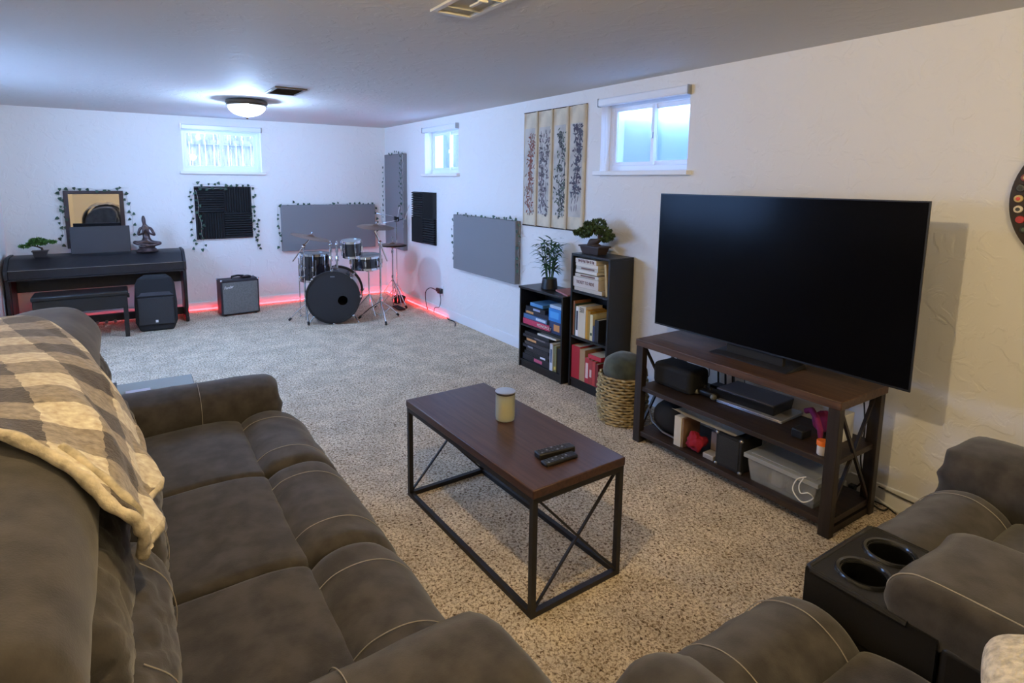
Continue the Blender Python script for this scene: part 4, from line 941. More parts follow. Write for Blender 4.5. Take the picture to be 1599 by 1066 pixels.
def ivy(label, strands, to3, seed, size=.036, gap=.062, jit=.018):
    """strands: lists of (u, v) on the wall; to3(u, v, off) -> xyz"""
    r = random.Random(seed); t = thing('ivy_garland', label, 'ivy garland', to3(*strands[0][0], .01))
    st_ = MB(); lf = MB()
    for S in strands:
        pts = [Vector((a, b)) for a, b in S]; P = catmull(pts, 6, False)
        st_.tube([to3(p.x, p.y, .009+.003*sin(k)) for k, p in enumerate(P)], .0016, 5)
        acc = 0; nxt = gap*.5
        for k in range(1, len(P)):
            seg = (P[k]-P[k-1]).length
            while acc+seg > nxt:
                f = (nxt-acc)/seg; q = P[k-1].lerp(P[k], f)+Vector((r.uniform(-jit, jit), r.uniform(-jit, jit)))
                a = r.uniform(0, 2*pi) if r.random() < .4 else -pi/2+r.gauss(0, .7); s = size*r.uniform(.75, 1.15)
                o0 = r.uniform(.012, .03); tl = r.uniform(-.012, .012)
                shape = [(0, 0), (.35, .42), (.12, .5), (.6, .30), (1.0, 0), (.6, -.30), (.12, -.5), (.35, -.42)]
                shape = [(-.1, 0), (-.05, .46), (.4, .38), (1.0, 0), (.4, -.38), (-.05, -.46)]
                vs = [to3(q.x+s*(x*cos(a)-y*sin(a)), q.y+s*(x*sin(a)+y*cos(a)), o0+tl*x+(.006 if abs(y) > .2 else 0)) for x, y in shape]
                lf.add(vs, [tuple(range(6))]); nxt += gap*r.uniform(.75, 1.3)
            acc += seg
    st_.build('vine_string', mat('pale_vine_string', (.5, .5, .46), .7), t); lf.build('ivy_leaves', M_LEAF, t, angle=0)
    return t
FW3 = lambda d: (lambda u, v, o: (u, YF-d-o, v)); RW3 = lambda d: (lambda u, v, o: (XR-d-o, u, v))
def jag(x0, z0, x1, z1, n, a, r): return [(x0+(x1-x0)*k/n+r.uniform(-a, a), z0+(z1-z0)*k/n+r.uniform(-a, a)) for k in range(n+1)]
r = random.Random(4)
ivy('ivy garland draped around the framed mirror above the piano', [jag(-.58, 1.48, .05, 1.48, 8, .012, r), jag(-.575, 1.46, -.60, .86, 9, .018, r), jag(-.54, 1.46, -.53, .87, 9, .012, r), jag(.03, 1.46, .10, .92, 9, .015, r)], FW3(.0), 1)
ivy('ivy garland framing the foam square on the far wall', [jag(.70, 1.53, 1.40, 1.53, 9, .012, r), jag(.675, 1.50, .70, .72, 12, .015, r), jag(1.385, 1.50, 1.42, .70, 12, .015, r)], FW3(.0), 2)
ivy('short ivy strands hanging over the front of the foam square', [jag(.735, 1.46, .78, .74, 10, .012, r), jag(1.35, 1.3, 1.39, .72, 8, .012, r), jag(.76, 1.49, 1.05, 1.485, 4, .006, r)], FW3(.046), 3)
ivy('ivy garland along the top and ends of the wide grey panel behind the drums', [jag(1.68, 1.285, 2.97, 1.282, 12, .010, r), jag(1.665, 1.27, 1.67, .72, 8, .012, r), jag(2.985, 1.26, 2.98, .78, 7, .01, r)], FW3(.02), 4)
ivy('ivy garland hanging down both sides of the tall corner panel', [jag(7.68, 1.80, 7.69, 1.10, 9, .01, r), jag(7.04, 1.97, 7.02, .98, 14, .012, r), jag(7.5, 1.97, 7.05, 1.965, 4, .008, r), jag(7.10, 1.95, 7.08, 1.12, 12, .012, r)], RW3(.055), 5)
ivy('ivy garland over the level grey panel on the right wall', [jag(5.60, 1.245, 4.46, 1.245, 10, .008, r), jag(5.69, 1.2, 5.69, .70, 7, .008, r), jag(4.43, 1.24, 4.42, .72, 7, .015, r)], RW3(.03), 6)

# scroll paintings
INK = [flat('ink_rust', 128, 74, 62, .8), flat('ink_grey', 84, 80, 84, .8), flat('ink_dark', 62, 64, 66, .8), flat('ink_plum', 74, 68, 80, .8)]
INK2 = [flat('ink_soft', 140, 122, 108, .8), flat('ink_mauve', 130, 118, 120, .8), flat('ink_green', 96, 104, 92, .8), flat('ink_slate', 92, 96, 104, .8)]
desc = ['hanging scroll with rust red blossoms, leftmost of the four', 'hanging scroll with grey curling flowers, second from the left', 'hanging scroll with a dark branch and foliage, third from the left', 'hanging scroll with a tall dark leafy plant, rightmost of the four']
for i in range(4):
    y1 = 4.405-i*.213; y0 = y1-.207; r = random.Random(100+i)
    z0, z1 = 1.205, 2.215
    t = thing('scroll_painting', desc[i], 'scroll painting', (XW-.01, (y0+y1)/2, z1), 0, 'hanging scroll paintings on the right wall')
    def wav(y, z): return XW-.010-.004*sin((y-y0)*15)*cos(z*4+i)
    m = MB(); n = 10; vs = []
    for k in range(n+1):
        z = z0+(z1-z0)*k/n
        for j in range(5): y = y0+(y1-y0)*j/4; vs.append((wav(y, z)-(.006 if j in (0,) else 0), y, z))
    for k in range(n+1):
        z = z0+(z1-z0)*k/n
        for j in range(5): y = y0+(y1-y0)*j/4; vs.append((XW-.003, y, z))
    N = 5*(n+1); fs = []
    for k in range(n):
        for j in range(4): a = k*5+j; fs.append((a, a+5, a+6, a+1)); fs.append((N+a, N+a+1, N+a+6, N+a+5))
        for j in (0, 4): a = k*5+j; fs.append((a, N+a, N+a+5, a+5))
    m.add(vs, fs, True); m.build('silk_mount', M_PAPER, t, angle=0)
    def plane(ya, yb, za, zb, off):
        v = []; 
        for k in range(n+1):
            z = za+(zb-za)*k/n
            for j in range(5): y = ya+(yb-ya)*j/4; v.append((wav(y, z)-off, y, z))
        return v, [(k*5+j, k*5+j+5, k*5+j+6, k*5+j+1) for k in range(n) for j in range(4)]
    m = MB(); m.add(*plane(y0+.022, y1-.018, z0+.11, z1-.14, .0015), True); m.build('painting_ground', M_PAPER2, t, angle=0)
    def dab(mb, y, z, l, w_, a):
        pts = [(0, 0), (.3*l, .5*w_), (.7*l, .4*w_), (l, 0), (.7*l, -.5*w_), (.3*l, -.4*w_)]; v = []
        for u, q in pts:
            yy = y+u*cos(a)-q*sin(a); zz = z+u*sin(a)+q*cos(a); yy = max(y0+.024, min(y1-.02, yy)); v.append((wav(yy, zz)-.0024-.0001*r.random(), yy, zz))
        mb.add(v, [tuple(range(6))])
    m = MB(); m2 = MB(); yc = (y0+y1)/2
    stems = [[(yc+r.uniform(-.05, .05), z0+.15)] for _ in range(3)]
    for s_ in stems:
        for k in range(11): s_.append((max(y0+.04, min(y1-.035, s_[-1][0]+r.uniform(-.022, .022))), min(z1-.19, s_[-1][1]+r.uniform(.05, .078))))
        for (ya, za), (yb, zb) in zip(s_, s_[1:]): dab(m, ya, za, math.hypot(yb-ya, zb-za)*1.05, .008, math.atan2(zb-za, yb-ya))
    for k in range(190):
        s_ = r.choice(stems); q = r.choice(s_[:-1] if i != 3 else s_[3:]); a = r.uniform(0, 2*pi)
        dab(m if r.random() < .55 else m2, q[0]+r.gauss(0, .022), q[1]+r.uniform(-.04, .04), r.uniform(.014, .055), r.uniform(.007, .022), a)
    m.build('painted_plant', INK[i], t, angle=0); m2.build('painted_flowers', INK2[i], t, angle=0)
    for zz in (z0, z1): m = MB(); m.tube([(XW-.009, y0-.004, zz), (XW-.009, y1+.001, zz)], .006 if zz == z0 else .004, 8); m.build('rod', M_BARK, t)

# bottle cap ring
bc = thing('bottle_cap_sign', 'round dark board rimmed with colourful bottle caps at the right edge', 'wall decoration', (XW, .585, 1.55))
m = MB(); m.lathe([(.001, 0), (.305, 0), (.308, .003), (.308, .012), (.305, .015), (.001, .015)], (XW, .585, 1.55), 80, axis=(-1, 0, 0), closed=False); m.build('round_board', mat('dark_brown_board', (.025, .015, .012), .6), bc)
capc = [(206, 180, 120), (60, 66, 68), (140, 60, 60), (190, 160, 110), (208, 70, 60), (90, 110, 96), (200, 190, 190), (40, 44, 44), (190, 60, 66), (230, 220, 200)]
for k in range(40):
    a = 2*pi*k/40; y, z = .585+.278*cos(a), 1.55+.278*sin(a)
    m = MB(); m.lathe([(.016, 0), (.0155, .003), (.0135, .006), (.001, .0063)], (XW-.015, y, z), 14, axis=(-1, 0, 0)); o = m.build('bottle_cap', flat('cap_%d' % (k % 10), *capc[k % 10], .35), bc)
    m = MB(); m.lathe([(.008, 0), (.007, .0012), (.001, .0014)], (XW-.0212, y, z), 10, axis=(-1, 0, 0)); m.build('cap_print', flat('cap_%d' % ((k*3+4) % 10), *capc[(k*3+4) % 10], .35), o)
# outlet + adapter + cords
t = thing('wall_outlet', 'white wall outlet with a black plug adapter near the red light strip', 'outlet', (XW, 6.06, .30))
m = MB(); m.box(XW-.006, XW, 6.015, 6.09, .24, .36); m.build('cover_plate', M_TRIM, t, bevel=.002)
m = MB(); m.box(XW-.05, XW-.006, 6.02, 6.095, .27, .33); m.box(XW-.05, XW-.02, 6.07, 6.13, .285, .33); m.build('adapter', M_BLK, t, bevel=.006)
wire([(XR-.045, 6.12, .30), (XR-.06, 6.25, .31), (XR-.06, 6.38, .24), (XR-.05, 6.40, .12), (XR-.04, 6.37, .012)], .0055, M_BLK, 'black cord looping left from the wall adapter to the light strip')
wire([(XR-.045, 6.03, .28), (XR-.05, 6.0, .20), (XR-.05, 6.04, .11), (XR-.045, 6.16, .08), (XR-.04, 6.2, .012)], .004, M_BLK, 'black cord dropping from the wall adapter to the floor')
wire([(XR-.03, 5.88, .015), (XR-.05, 5.80, .008), (XR-.04, 5.70, .008), (XR-.07, 5.60, .008), (XR-.13, 5.50, .008)], .006, M_BLK, 'black cord end lying on the carpet along the right wall')
def led(name, label, pts, par=None):
    m = MB()
    for a, b in zip(pts, pts[1:]): m.bar(a, b, .006, .009)
    return tag(m.build(name, M_LED), label, 'light strip')
led('led_light_strip', 'red glowing light strip along the floor of the right wall', [(XR-.022, 5.89, .014), (XR-.022, YF-.03, .014)])
led('led_light_strip', 'red glowing light strip along the floor of the far wall', [(-.95, YF-.024, .014), (XR-.034, YF-.024, .014)])

# mirror
t = thing('framed_mirror', 'rectangular mirror in a dark wood frame on the far wall above the piano', 'mirror', (-.27, YF, 1.06))
fm = MB(); x0, x1, z0, z1, w_ = -.545, .003, .83, 1.458, .042
fm.box(x0, x0+w_, YF-.03, YF-.001, z0, z1); fm.box(x1-w_, x1, YF-.03, YF-.001, z0, z1); fm.box(x0+w_, x1-w_, YF-.03, YF-.001, z1-w_*.85, z1); fm.box(x0+w_, x1-w_, YF-.03, YF-.001, z0, z0+w_)
fm.build('frame', mat('mahogany_frame', (.028, .012, .012), .4), t, bevel=.003)
m = MB(); m.box(x0+w_-.004, x1-w_+.004, YF-.012, YF-.006, z0+w_-.004, z1-w_+.004); m.build('glass', M_MIRROR, t)

# ------------------------------------------------------------------ digital piano
pn = thing('digital_piano', 'long black digital piano against the far wall with a music rest', 'piano', (-.24, 7.45, 0))
px0, px1 = -1.03, .545; ya, yb = 7.20, 7.70
pr = [(yb, .60), (yb, .79), (yb-.30, .795), (yb-.345, .775), (ya+.045, .705), (ya+.01, .69), (ya+.01, .60)]
def prism_x(prof, x0, x1): m = MB(); n = len(prof); m.add([(x0, a, b) for a, b in prof]+[(x1, a, b) for a, b in prof], [tuple(range(n))[::-1], tuple(range(n, 2*n))]+[(i, (i+1) % n, n+(i+1) % n, n+i) for i in range(n)]); return m
prism_x(pr, px0+.03, px1-.03).build('cabinet', M_PIANO, pn, bevel=.004)
pe = [(yb+.0, .58), (yb, .80), (yb-.31, .805), (yb-.36, .785), (ya+.04, .715), (ya, .69), (ya-.005, .60), (ya+.03, .585)]
for a, b in ((px0, px0+.03), (px1-.03, px1)): prism_x(pe, a, b).build('end_block', M_PIANO, pn, bevel=.004)
m = MB(); m.box(px0+.03, px1-.03, ya+.004, ya+.0098, .685, .689); m.build('key_slip_trim', M_STEEL, pn)
m = MB(); m.box(px0+.03, px1-.03, ya+.0, ya+.30, .585, .60); m.build('keybed', M_PIANO, pn)
for a in (px0+.002, px1-.032):
    m = MB(); m.box(a, a+.03, ya+.14, yb-.02, .06, .585); m.build('side_panel', M_PIANO, pn, bevel=.003)
    m = MB(); m.box(a-.004, a+.034, ya+.02, yb+.03, .0, .06); m.build('foot', M_PIANO, pn, bevel=.01)
    m = MB(); m.box(a, a+.03, ya+.02, ya+.06, .06, .60); m.build('front_leg', M_PIANO, pn, bevel=.003)
m = MB(); m.box(px0+.034, px1-.034, yb-.05, yb-.03, .40, .585); m.build('back_panel', M_PIANO, pn)
m = MB(); m.box(px0+.034, px1-.034, ya+.28, ya+.32, .04, .12); m.build('pedal_bar', M_PIANO, pn, bevel=.003)
for x in (-.32, -.24, -.16): m = MB(); m.box(x-.012, x+.012, ya+.16, ya+.28, .045, .055); m.build('pedal', M_STEEL, pn, bevel=.003)
m = MB(); m.box(-.498, .038, 7.47, 7.485, .80, 1.085, Rm(-.10, 'X')); m.build('music_rest', mat('music_rest_grey', (.022, .024, .030), .45), pn, bevel=.003)
bnx = thing('piano_bench', 'black padded piano bench in front of the piano', 'bench', (-.41, 6.98, 0))
m = MB(); m.box(-.79, -.03, 6.82, 7.12, .30, .43); m.build('seat_box', M_BLK, bnx, bevel=.004)
m = MB(); m.box(-.80, -.02, 6.81, 7.13, .43, .475); m.build('seat_pad', M_LEATH, bnx, bevel=.014, seg=3)
for x in (-.79, -.07):
    for y in (6.82, 7.08): m = MB(); m.box(x, x+.04, y, y+.04, 0, .30); m.build('leg', M_BLK, bnx)
for x in (-.045, ): m = MB(); m.lathe([(.022, 0), (.024, .01), (.022, .02)], (-.03, 6.97, .40), 20, axis=(1, 0, 0)); m.build('height_knob', M_BLK, bnx)
sp = thing('pa_speaker', 'black floor loudspeaker standing in front of the piano leg', 'speaker', (.225, 7.03, 0), -.06)
m = MB(); pf = [(-.155, .0), (.155, .0), (.198, .10), (.200, .30), (.185, .50), (.15, .575), (-.15, .575), (-.185, .50), (-.200, .30), (-.198, .10)]
n = len(pf); m.add([(a, -.10, b) for a, b in pf]+[(a*.72, .14, b) for a, b in pf], [tuple(range(n)), tuple(range(n, 2*n))[::-1]]+[(i, n+i, n+(i+1) % n, (i+1) % n) for i in range(n)]); L(m, 'cabinet', M_BLKM, sp, bevel=.02, seg=3)
m = MB(); m.box(-.165, .165, -.112, -.10, .07, .36); L(m, 'grille', mat('speaker_grille', (.022, .022, .024), .6, bump=1, bscale=220, bdist=.002), sp, bevel=.03, seg=3)
m = MB(); m.add([(-.15, -.105, .39), (.15, -.105, .39), (.06, -.085, .50), (-.06, -.085, .50), (-.17, -.11, .38), (.17, -.11, .38)], [(0, 1, 2, 3), (4, 5, 1, 0)]); L(m, 'horn', flat('horn_grey', 44, 44, 50, .35), sp)
m = MB(); m.box(-.012, .012, -.116, -.112, .095, .12); L(m, 'badge', M_WHITE, sp)

# statue
stt = thing('meditating_statue', 'bronze statue of a seated meditating figure on the piano', 'statue', (.19, 7.47, .79))
M_STAT = mat('dark_bronze_resin', (.075, .05, .05), .35, metal=.35, var=.4, vscale=30)
def skin(name, nodes, edges, mtl, par, sub=2):
    me = bpy.data.meshes.new(name); inv = wmat(par).inverted(); me.from_pydata([tuple(inv @ Vector(n[0])) for n in nodes], edges, []); me.update()
    o = bpy.data.objects.new(name, me); COL.objects.link(o); o.parent = par
    o.modifiers.new('skin', 'SKIN'); me.skin_vertices or None
    if not me.skin_vertices: me.attributes
    for k, nd in enumerate(nodes):
        sv = me.skin_vertices[0].data[k]; rr = nd[1]; sv.radius = rr if isinstance(rr, tuple) else (rr, rr); sv.use_root = (k == 0)
    s = o.modifiers.new('sub', 'SUBSURF'); s.levels = s.render_levels = sub; me.materials.append(mtl); o.modifiers['skin'].use_smooth_shade = True
    return o
O = Vector((.19, 7.45, .795))
nodes = [((0, 0, .105), (.045, .035)), ((0, 0, .16), (.034, .026)), ((-.005, 0, .215), (.042, .028)), ((-.008, 0, .265), (.034, .022)), ((-.012, -.003, .30), (.014, .014)), ((-.016, -.006, .335), (.024, .024)), ((-.018, -.004, .375), (.018, .018)), ((-.018, -.002, .398), (.009, .009)),
         ((-.058, 0, .255), (.016, .016)), ((-.078, -.01, .185), (.015, .015)), ((-.04, -.05, .20), (.011, .011)), ((-.012, -.062, .25), (.008, .008)),
         ((.048, 0, .255), (.016, .016)), ((.082, -.012, .175), (.015, .015)), ((.035, -.052, .20), (.011, .011)), ((-.004, -.062, .25), (.008, .008)),
         ((-.07, -.03, .10), (.026, .024)), ((-.125, -.04, .11), (.022, .02)), ((-.06, -.075, .085), (.017, .016)), ((.02, -.085, .08), (.013, .012)),
         ((.07, -.03, .095), (.026, .024)), ((.135, -.04, .09), (.022, .02)), ((.07, -.08, .075), (.017, .016)), ((-.02, -.09, .07), (.013, .012))]
nodes = [(tuple(O+Vector(p)), rr) for p, rr in nodes]
skin('figure', nodes, [(0, 1), (1, 2), (2, 3), (3, 4), (4, 5), (5, 6), (6, 7), (3, 8), (8, 9), (9, 10), (10, 11), (3, 12), (12, 13), (13, 14), (14, 15), (0, 16), (16, 17), (17, 18), (18, 19), (0, 20), (20, 21), (21, 22), (22, 23)], M_STAT, stt)
m = MB(); m.lathe([(.105, 0), (.11, .012), (.09, .03), (.075, .045), (.085, .062), (.001, .064)], tuple(O+Vector((0, -.02, -.001))), 32); m.v = [Vector((p.x, O.y-.02+(p.y-O.y+.02)*.75, p.z)) for p in m.v]; m.build('plinth', M_STAT, stt)

# guitar amplifier
ga = thing('guitar_amplifier', 'black combo guitar amplifier with a grey grille on the floor by the far wall', 'amplifier', (1.09, 7.36, 0), .10)
m = MB(); m.box(-.215, .215, -.09, .11, .012, .43); L(m, 'cabinet', mat('amp_tolex', (.02, .014, .018), .6, bump=.6, bscale=260, bdist=.002), ga, bevel=.012)
m = MB(); m.box(-.195, .195, -.096, -.09, .03, .40); L(m, 'grille_cloth', mat('silver_grille_cloth', (.15, .15, .14), .75, bump=.8, bscale=330, bdist=.002, var=.12, vscale=60), ga)
text_mesh('lettering', 'Fender', M_WHITE, .046, (1.09-.12, 7.36-.116, .345), (cos(.1), sin(.1), .12), (-.12*cos(.1), 0, 1), ga, shear=.4, width=.8)
m = MB(); m.tube([(-.07, .01, .43), (-.065, .01, .455), (0, .01, .462), (.065, .01, .455), (.07, .01, .43)], .012, 8); L(m, 'handle', M_BLK, ga)
for x, y in ((-.205, -.085), (.205, -.085), (-.205, .105), (.205, .105)): m = MB(); m.ball((x, y, .424), .013, 8); L(m, 'corner_cap', M_CHROME, ga)
for x, y in ((-.17, -.06), (.17, -.06), (-.17, .08), (.17, .08)): m = MB(); m.lathe([(.015, 0), (.017, .012)], (x, y, 0), 12); L(m, 'foot', M_BLKM, ga)
m = MB(); m.box(1.13, 1.23, 7.34, 7.42, .4315, .455, Rz(.3)); tag(m.build('pedal_box', M_BLK, bevel=.006), 'small black pedal box resting on top of the guitar amplifier', 'pedal')

# ------------------------------------------------------------------ drum kit
M_DRUM = mat('black_drum_lacquer', (.015, .014, .018), .12, coat=.6)
M_HEAD = mat('black_drum_head', (.010, .010, .012), .55)
M_CLR = mat('coated_head', (.28, .28, .28), .35)
def frame_of(ax):
    ax = Vector(ax).normalized(); u = ax.cross(Vector((0, 0, 1))); u = (u if u.length > .01 else Vector((1, 0, 0))).normalized(); return ax, u, ax.cross(u)
def drum(name, label, cat, c, ax, r_, d, lugs, top, rootz=None, badge=True):
    ax, u, v = frame_of(ax); c = Vector(c); t = thing(name, label, cat, (c.x, c.y, c.z-d/2))
    m = MB(); m.lathe([(r_, -d/2), (r_, d/2)], c, 56, axis=ax); m.build('shell', M_DRUM, t)
    for s, mt in ((1, top), (-1, M_CLR)):
        m = MB(); m.lathe([(.001, d/2*s+.004*s), (r_*.98, d/2*s+.004*s), (r_*1.01, d/2*s)], c, 56, axis=ax, closed=False); m.build('head', mt, t)
        m = MB(); m.lathe([(r_*1.00, d/2*s-.012*s), (r_*1.045, d/2*s-.012*s), (r_*1.045, d/2*s+.014*s), (r_*1.0, d/2*s+.014*s), (r_*1.0, d/2*s-.012*s)], c, 56, axis=ax, closed=False); m.build('hoop', M_CHROME, t)
    q = Vector((0, 0, 1)).rotation_difference(ax)
    for k in range(lugs):
        a = 2*pi*(k+.5)/lugs; e = q @ Vector((cos(a), sin(a), 0)); p = c+e*(r_+.012)
        m = MB(); m.bar(p-ax*min(.03, d*.2), p+ax*min(.03, d*.2), .018, .02, upv=e); m.tube([p-ax*(d/2+.006), p+ax*(d/2+.006)], .0035, 6); m.build('lug', M_CHROME, t, bevel=.003)
    return t, q, c, ax
# bass drum
KC, KA = Vector((1.985, 6.47, .306)), Vector((.40, .90, 0)).normalized()
r_, d = .285, .42
t = thing('bass_drum', 'large black bass drum with a round port hole in its black front head', 'drum', (KC.x, KC.y, 0)); ax, u, v = frame_of(-KA)
m = MB(); m.lathe([(r_, -d/2), (r_, d/2)], KC, 64, axis=ax, closed=False); m.build('shell', M_DRUM, t)
q = Vector((0, 0, 1)).rotation_difference(ax)
f0 = KC+ax*(d/2)
# front head with port hole: polar ring mesh around an off-centre hole
left = Vector((0, 0, 1)).cross(ax).normalized()          # towards the viewer's right when facing the head
hole = left*.105+Vector((0, 0, -.035)); rh = .055; vs = []; n = 64
for k in range(n):
    a = 2*pi*k/n; dv = left*cos(a)+Vector((0, 0, 1))*sin(a); vs.append(f0+ax*.012+hole+dv*rh)
    b_ = hole.dot(dv); dist = -b_+math.sqrt(b_*b_-(hole.dot(hole)-(r_*.985)**2)); vs.append(f0+ax*.012+hole+dv*dist)
m = MB(); m.add(vs, [(2*k, 2*k+1, (2*k+3) % (2*n), (2*k+2) % (2*n)) for k in range(n)]); m.build('front_head', M_HEAD, t)
m = MB(); m.tube([f0+ax*.013+hole+(left*cos(2*pi*k/40)+Vector((0, 0, 1))*sin(2*pi*k/40))*rh for k in range(41)], .0035, 6, cap=False); m.build('port_ring', M_BLK, t)
m = MB(); m.lathe([(.001, 0), (r_*.97, 0)], KC-ax*(d/2+.004), 48, axis=ax, closed=False); m.build('batter_head', M_HEAD, t)
m = MB(); m.bar(f0+ax*.014+Vector((0, 0, .235))-left*.024, f0+ax*.014+Vector((0, 0, .235))+left*.024, .002, .014); m.build('head_label', flat('label_grey', 110, 112, 120), t)
for s in (1, -1):
    m = MB(); m.lathe([(r_*.985, s*(d/2-.014)), (r_*1.045, s*(d/2-.014)), (r_*1.045, s*(d/2+.022)), (r_*.985, s*(d/2+.022)), (r_*.985, s*(d/2-.014))], KC, 64, axis=ax, closed=False); m.build('hoop', M_BLK, t)
for k in range(8):
    a = 2*pi*(k+.5)/8; e = q @ Vector((cos(a), sin(a), 0))
    m = MB(); p = KC+e*(r_+.014)
    for s in (1, -1): m.bar(p+ax*s*.05-ax*.02, p+ax*s*.05+ax*.02, .02, .024, upv=e)
    m.tube([p-ax*(d/2+.02), p+ax*(d/2+.02)], .004, 6); m.build('lug', M_CHROME, t, bevel=.003)
    for s in (1, -1): m = MB(); w0 = KC+e*(r_*1.045+.004)+ax*s*(d/2+.004); m.bar(w0-ax*.02, w0+ax*.022, .024, .02, upv=e); m.build('claw', M_CHROME, t, bevel=.004)
for s in (-1, 1):
    m = MB(); p = f0-ax*.10+left*s*.20+Vector((0, 0, -.20)); m.tube([p, Vector((p.x, p.y, .012))+left*s*.07+ax*.08], .007, 8); m.ball(Vector((p.x, p.y, .012))+left*s*.07+ax*.08, .012, 6); m.build('spur', M_CHROME, t)
m = MB(); tp = KC+ax*.05+Vector((0, 0, r_)); m.bar(tp-Vector((0, 0, .005)), tp+Vector((0, 0, .03)), .07, .05)
for s in (-1, 1):
    b0 = tp+left*s*.035; m.tube([b0, b0+Vector((0, 0, .29))], .0105, 10); m.lathe([(.02, .10), (.02, .15), (.016, .16)], b0, 14); m.lathe([(.018, .20), (.018, .235)], b0, 14); m.ball(b0+Vector((0, 0, .29)), .02, 8); m.ball(b0+Vector((0, 0, .32)), .010, 6)
m.build('tom_mount', M_CHROME, t)
drum('rack_tom', 'small black rack tom, highest drum of the kit', 'drum', (2.20, 6.50, .815), (-.06, -.10, 1), .108, .17, 6, M_CLR)
drum('floor_tom', 'black floor tom behind the left of the bass drum', 'drum', (1.83, 6.72, .60), (.02, -.02, 1), .165, .30, 8, M_CLR)
m = MB()
t = bpy.data.objects['floor_tom']
for a in (.6, 2.6, 4.5):
    m = MB(); e = Vector((cos(a), sin(a), 0)); p = Vector((1.83, 6.72, 0))+e*.185; m.tube([p+Vector((0, 0, .70)), p+Vector((0, 0, .012))], .006, 8); m.ball(p+Vector((0, 0, .014)), .013, 6); m.build('leg', M_CHROME, t)
drum('snare_drum', 'black snare drum on a stand right of the small tom', 'drum', (2.39, 6.55, .645), (-.03, -.05, 1), .172, .135, 8, M_CLR)
t = thing('snare_stand', 'chrome tripod stand under the snare drum', 'stand', (2.42, 6.55, 0))
m = MB(); m.tube([(2.42, 6.55, .10), (2.42, 6.55, .55)], .010, 8); m.build('pole', M_CHROME, t)
for k in range(3):
    a = 2*pi*k/3+.5; m = MB(); m.tube([(2.42, 6.55, .25), (2.42+.20*cos(a), 6.55+.20*sin(a), .012)], .007, 8); m.build('leg', M_CHROME, t)
    m = MB(); m.tube([(2.42, 6.55, .52), (2.42+.15*cos(a), 6.55+.15*sin(a), .55), (2.42+.17*cos(a), 6.55+.17*sin(a), .585)], .006, 8); m.build('basket_arm', M_CHROME, t)
def tripod(t, x, y, zt, zh, R_, a0, rp=.0095, rl=.0075, braces=True, tall=.02, feet=M_BLKM):
    m = MB(); m.tube([(x, y, tall), (x, y, zt)], rp, 10); m.lathe([(.017, -.02), (.019, 0), (.017, .02)], (x, y, zh+.03), 12); m.lathe([(.016, -.02), (.018, 0), (.016, .02)], (x, y, (zt+zh)/2+.08), 12); m.build('pole', M_CHROME, t)
    for k in range(3):
        a = a0+2*pi*k/3; e = Vector((cos(a), sin(a), 0)); m = MB(); P0 = Vector((x, y, zh)); P1 = Vector((x, y, .012))+e*R_
        Pm = (P0+P1)/2+Vector((0, 0, .012)); m.tube([P0, Pm, P1], rl, 8)
        if braces: m.tube([Vector((x, y, .10 if zh > .25 else .05)), Pm], rl*.7, 8)
        lg = m.build('leg', M_CHROME, t)
        m = MB(); m.tube([P1+(P0-P1).normalized()*.035, P1], .013, 8); m.build('rubber_foot', feet, lg)
def cymbal(t, c, nrm, r_):
    m = MB(); m.lathe([(.004, .026), (.02, .024), (.035, .014), (.045, .008), (r_*.6, .002), (r_, -.008), (r_, -.0095), (r_*.6, .0005), (.045, .006), (.034, .012)], c, 56, axis=nrm, closed=False); m.build('cymbal', M_BRONZE, t)
    m = MB(); m.lathe([(.012, -.012), (.012, .0)], Vector(c), 12, axis=nrm); m.build('felt_washer', M_BLKM, t)
    m = MB(); m.lathe([(.010, .026), (.012, .036), (.005, .040), (.004, .055)], Vector(c), 12, axis=nrm); m.build('wing_nut', M_CHROME, t)
t = thing('crash_cymbal_stand', 'tilted crash cymbal on a boom stand at the left of the drum kit', 'cymbal stand', (1.665, 6.55, 0))
tripod(t, 1.665, 6.55, .86, .20, .20, 2.5)
m = MB(); m.tube([(1.54, 6.55, .70), (1.665, 6.55, .865), (1.715, 6.55, .915), (1.745, 6.55, .955)], .008, 8); m.ball((1.665, 6.55, .862), .024, 8); m.build('boom_arm', M_CHROME, t)
m = MB(); m.box(1.60, 1.66, 6.53, 6.56, .50, .53); m.build('clamp', M_CHROME, t, bevel=.006)
cymbal(t, (1.752, 6.55, .965), (.20, -.08, .97), .222)
t = thing('crash_cymbal_stand', 'bronze crash cymbal on a chrome boom stand at the right front of the kit', 'cymbal stand', (2.43, 6.20, 0))
tripod(t, 2.43, 6.20, .92, .22, .27, .35, rp=.011, rl=.009)
m = MB(); m.tube([(2.52, 6.21, .68), (2.43, 6.20, .90), (2.37, 6.20, 1.03), (2.385, 6.21, 1.07)], .009, 8); m.ball((2.43, 6.20, .90), .026, 8); m.build('boom_arm', M_CHROME, t)
cymbal(t, (2.388, 6.21, 1.085), (.03, -.10, .98), .208)
t = thing('hi_hat_stand', 'hi-hat cymbals on a tripod stand with a clutch, back right of the kit', 'cymbal stand', (2.83, 6.80, 0))
tripod(t, 2.83, 6.80, .90, .36, .24, .9, rp=.010, rl=.0065); cymbal(t, (2.83, 6.80, .80), (.0, -.05, 1), .178); cymbal(t, (2.83, 6.80, .785), (.0, -.05, -1), .178)
m = MB(); m.box(2.79, 2.87, 6.50, 6.74, .012, .03); m.build('foot_pedal', M_BLKM, t, bevel=.006)
t = thing('music_stand', 'folding wire music stand in the corner behind the drum kit', 'music stand', (2.93, 6.90, 0))
m = MB(); m.tube([(2.93, 6.90, .02), (2.93, 6.90, 1.10)], .006, 8); m.build('pole', M_CHROME, t)
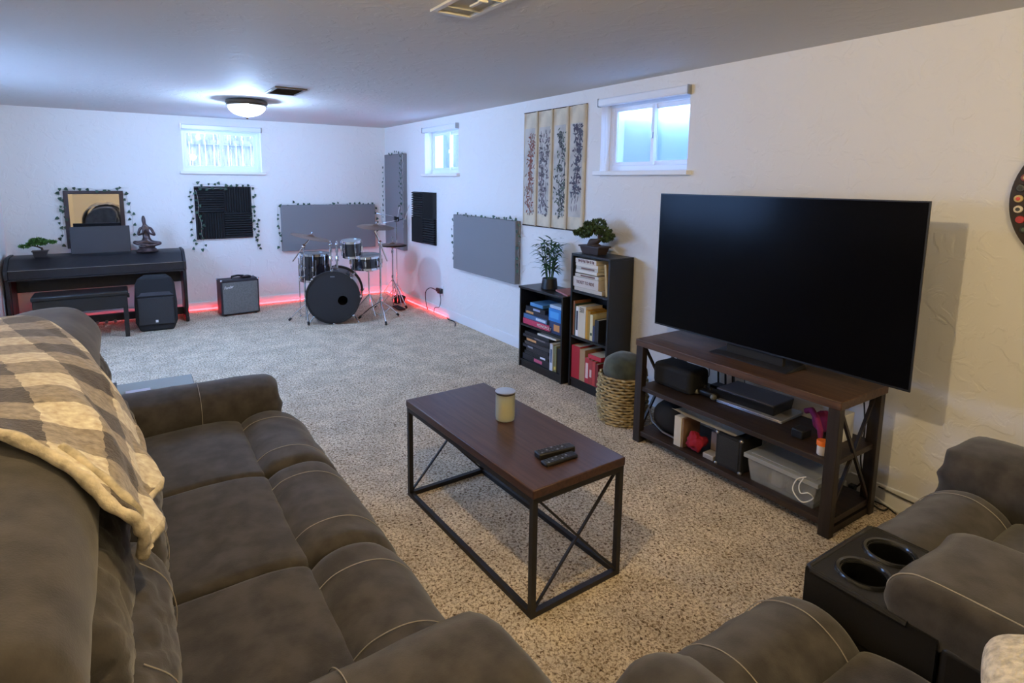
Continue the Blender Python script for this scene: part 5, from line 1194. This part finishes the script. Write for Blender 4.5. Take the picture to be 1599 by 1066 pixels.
for k in range(3):
    a = .4+2*pi*k/3; m = MB(); m.tube([(2.93, 6.90, .28), (2.93+.19*cos(a), 6.90+.19*sin(a), .01)], .005, 8); m.build('leg', M_CHROME, t)
for P_ in ([(2.68, 6.86, 1.06), (2.93, 6.88, 1.10), (3.07, 6.90, 1.11)], [(2.73, 6.87, 1.055), (2.73, 6.92, 1.27)], [(2.66, 6.90, 1.19), (2.93, 6.90, 1.14)], [(2.93, 6.88, 1.09), (2.98, 6.91, 1.27)], [(3.04, 6.88, 1.11), (3.10, 6.88, 1.29)]):
    m = MB(); m.tube(P_, .0045, 6); m.build('desk_rod', M_CHROME, t)
m = MB(); m.box(2.90, 2.96, 6.88, 6.92, 1.08, 1.14); m.build('desk_joint', M_BLK, t, bevel=.006)
sb = puff((2.98, 6.96, .055), (.09, .06, .055), .8, 14, amp=.2, scale=14).build('stick_bag', M_BLKM, angle=0); tag(sb, 'small black bag on the floor in the corner behind the hi-hat', 'bag')
t = thing('kick_pedal', 'chrome kick pedal on the carpet behind the bass drum', 'pedal', (2.20, 6.98, 0))
m = MB(); m.box(2.17, 2.25, 6.93, 7.16, .002, .014); m.build('base_plate', M_STEEL, t); m = MB(); m.box(2.18, 2.24, 6.95, 7.15, .03, .038, Rm(.2, 'X')); m.build('foot_board', M_CHROME, t)

# side table beyond the sofa arm
t = thing('side_table', 'grey topped side table just beyond the far sofa arm', 'side table', (.0, 3.36, 0))
m = MB(); m.box(-.42, .26, 3.12, 3.56, .485, .51); m.build('tabletop', mat('grey_green_glass', (.25, .29, .28), .2), t, bevel=.004)
for x in (-.40, .22):
    for y in (3.14, 3.52): m = MB(); m.box(x, x+.025, y, y+.025, 0, .485); m.build('leg', M_IRON, t)
m = MB(); m.box(-.30, -.09, 3.30, 3.46, .511, .555); tag(m.build('black_box', M_BLK, bevel=.003), 'small black box on the side table behind the throw blanket', 'box')
m = MB(); m.box(-.055, .055, 3.26, 3.40, .511, .519); tag(m.build('coaster', flat('pale_coaster', 190, 190, 205, .4), bevel=.002), 'pale square coaster on the side table beside the small black box', 'coaster')
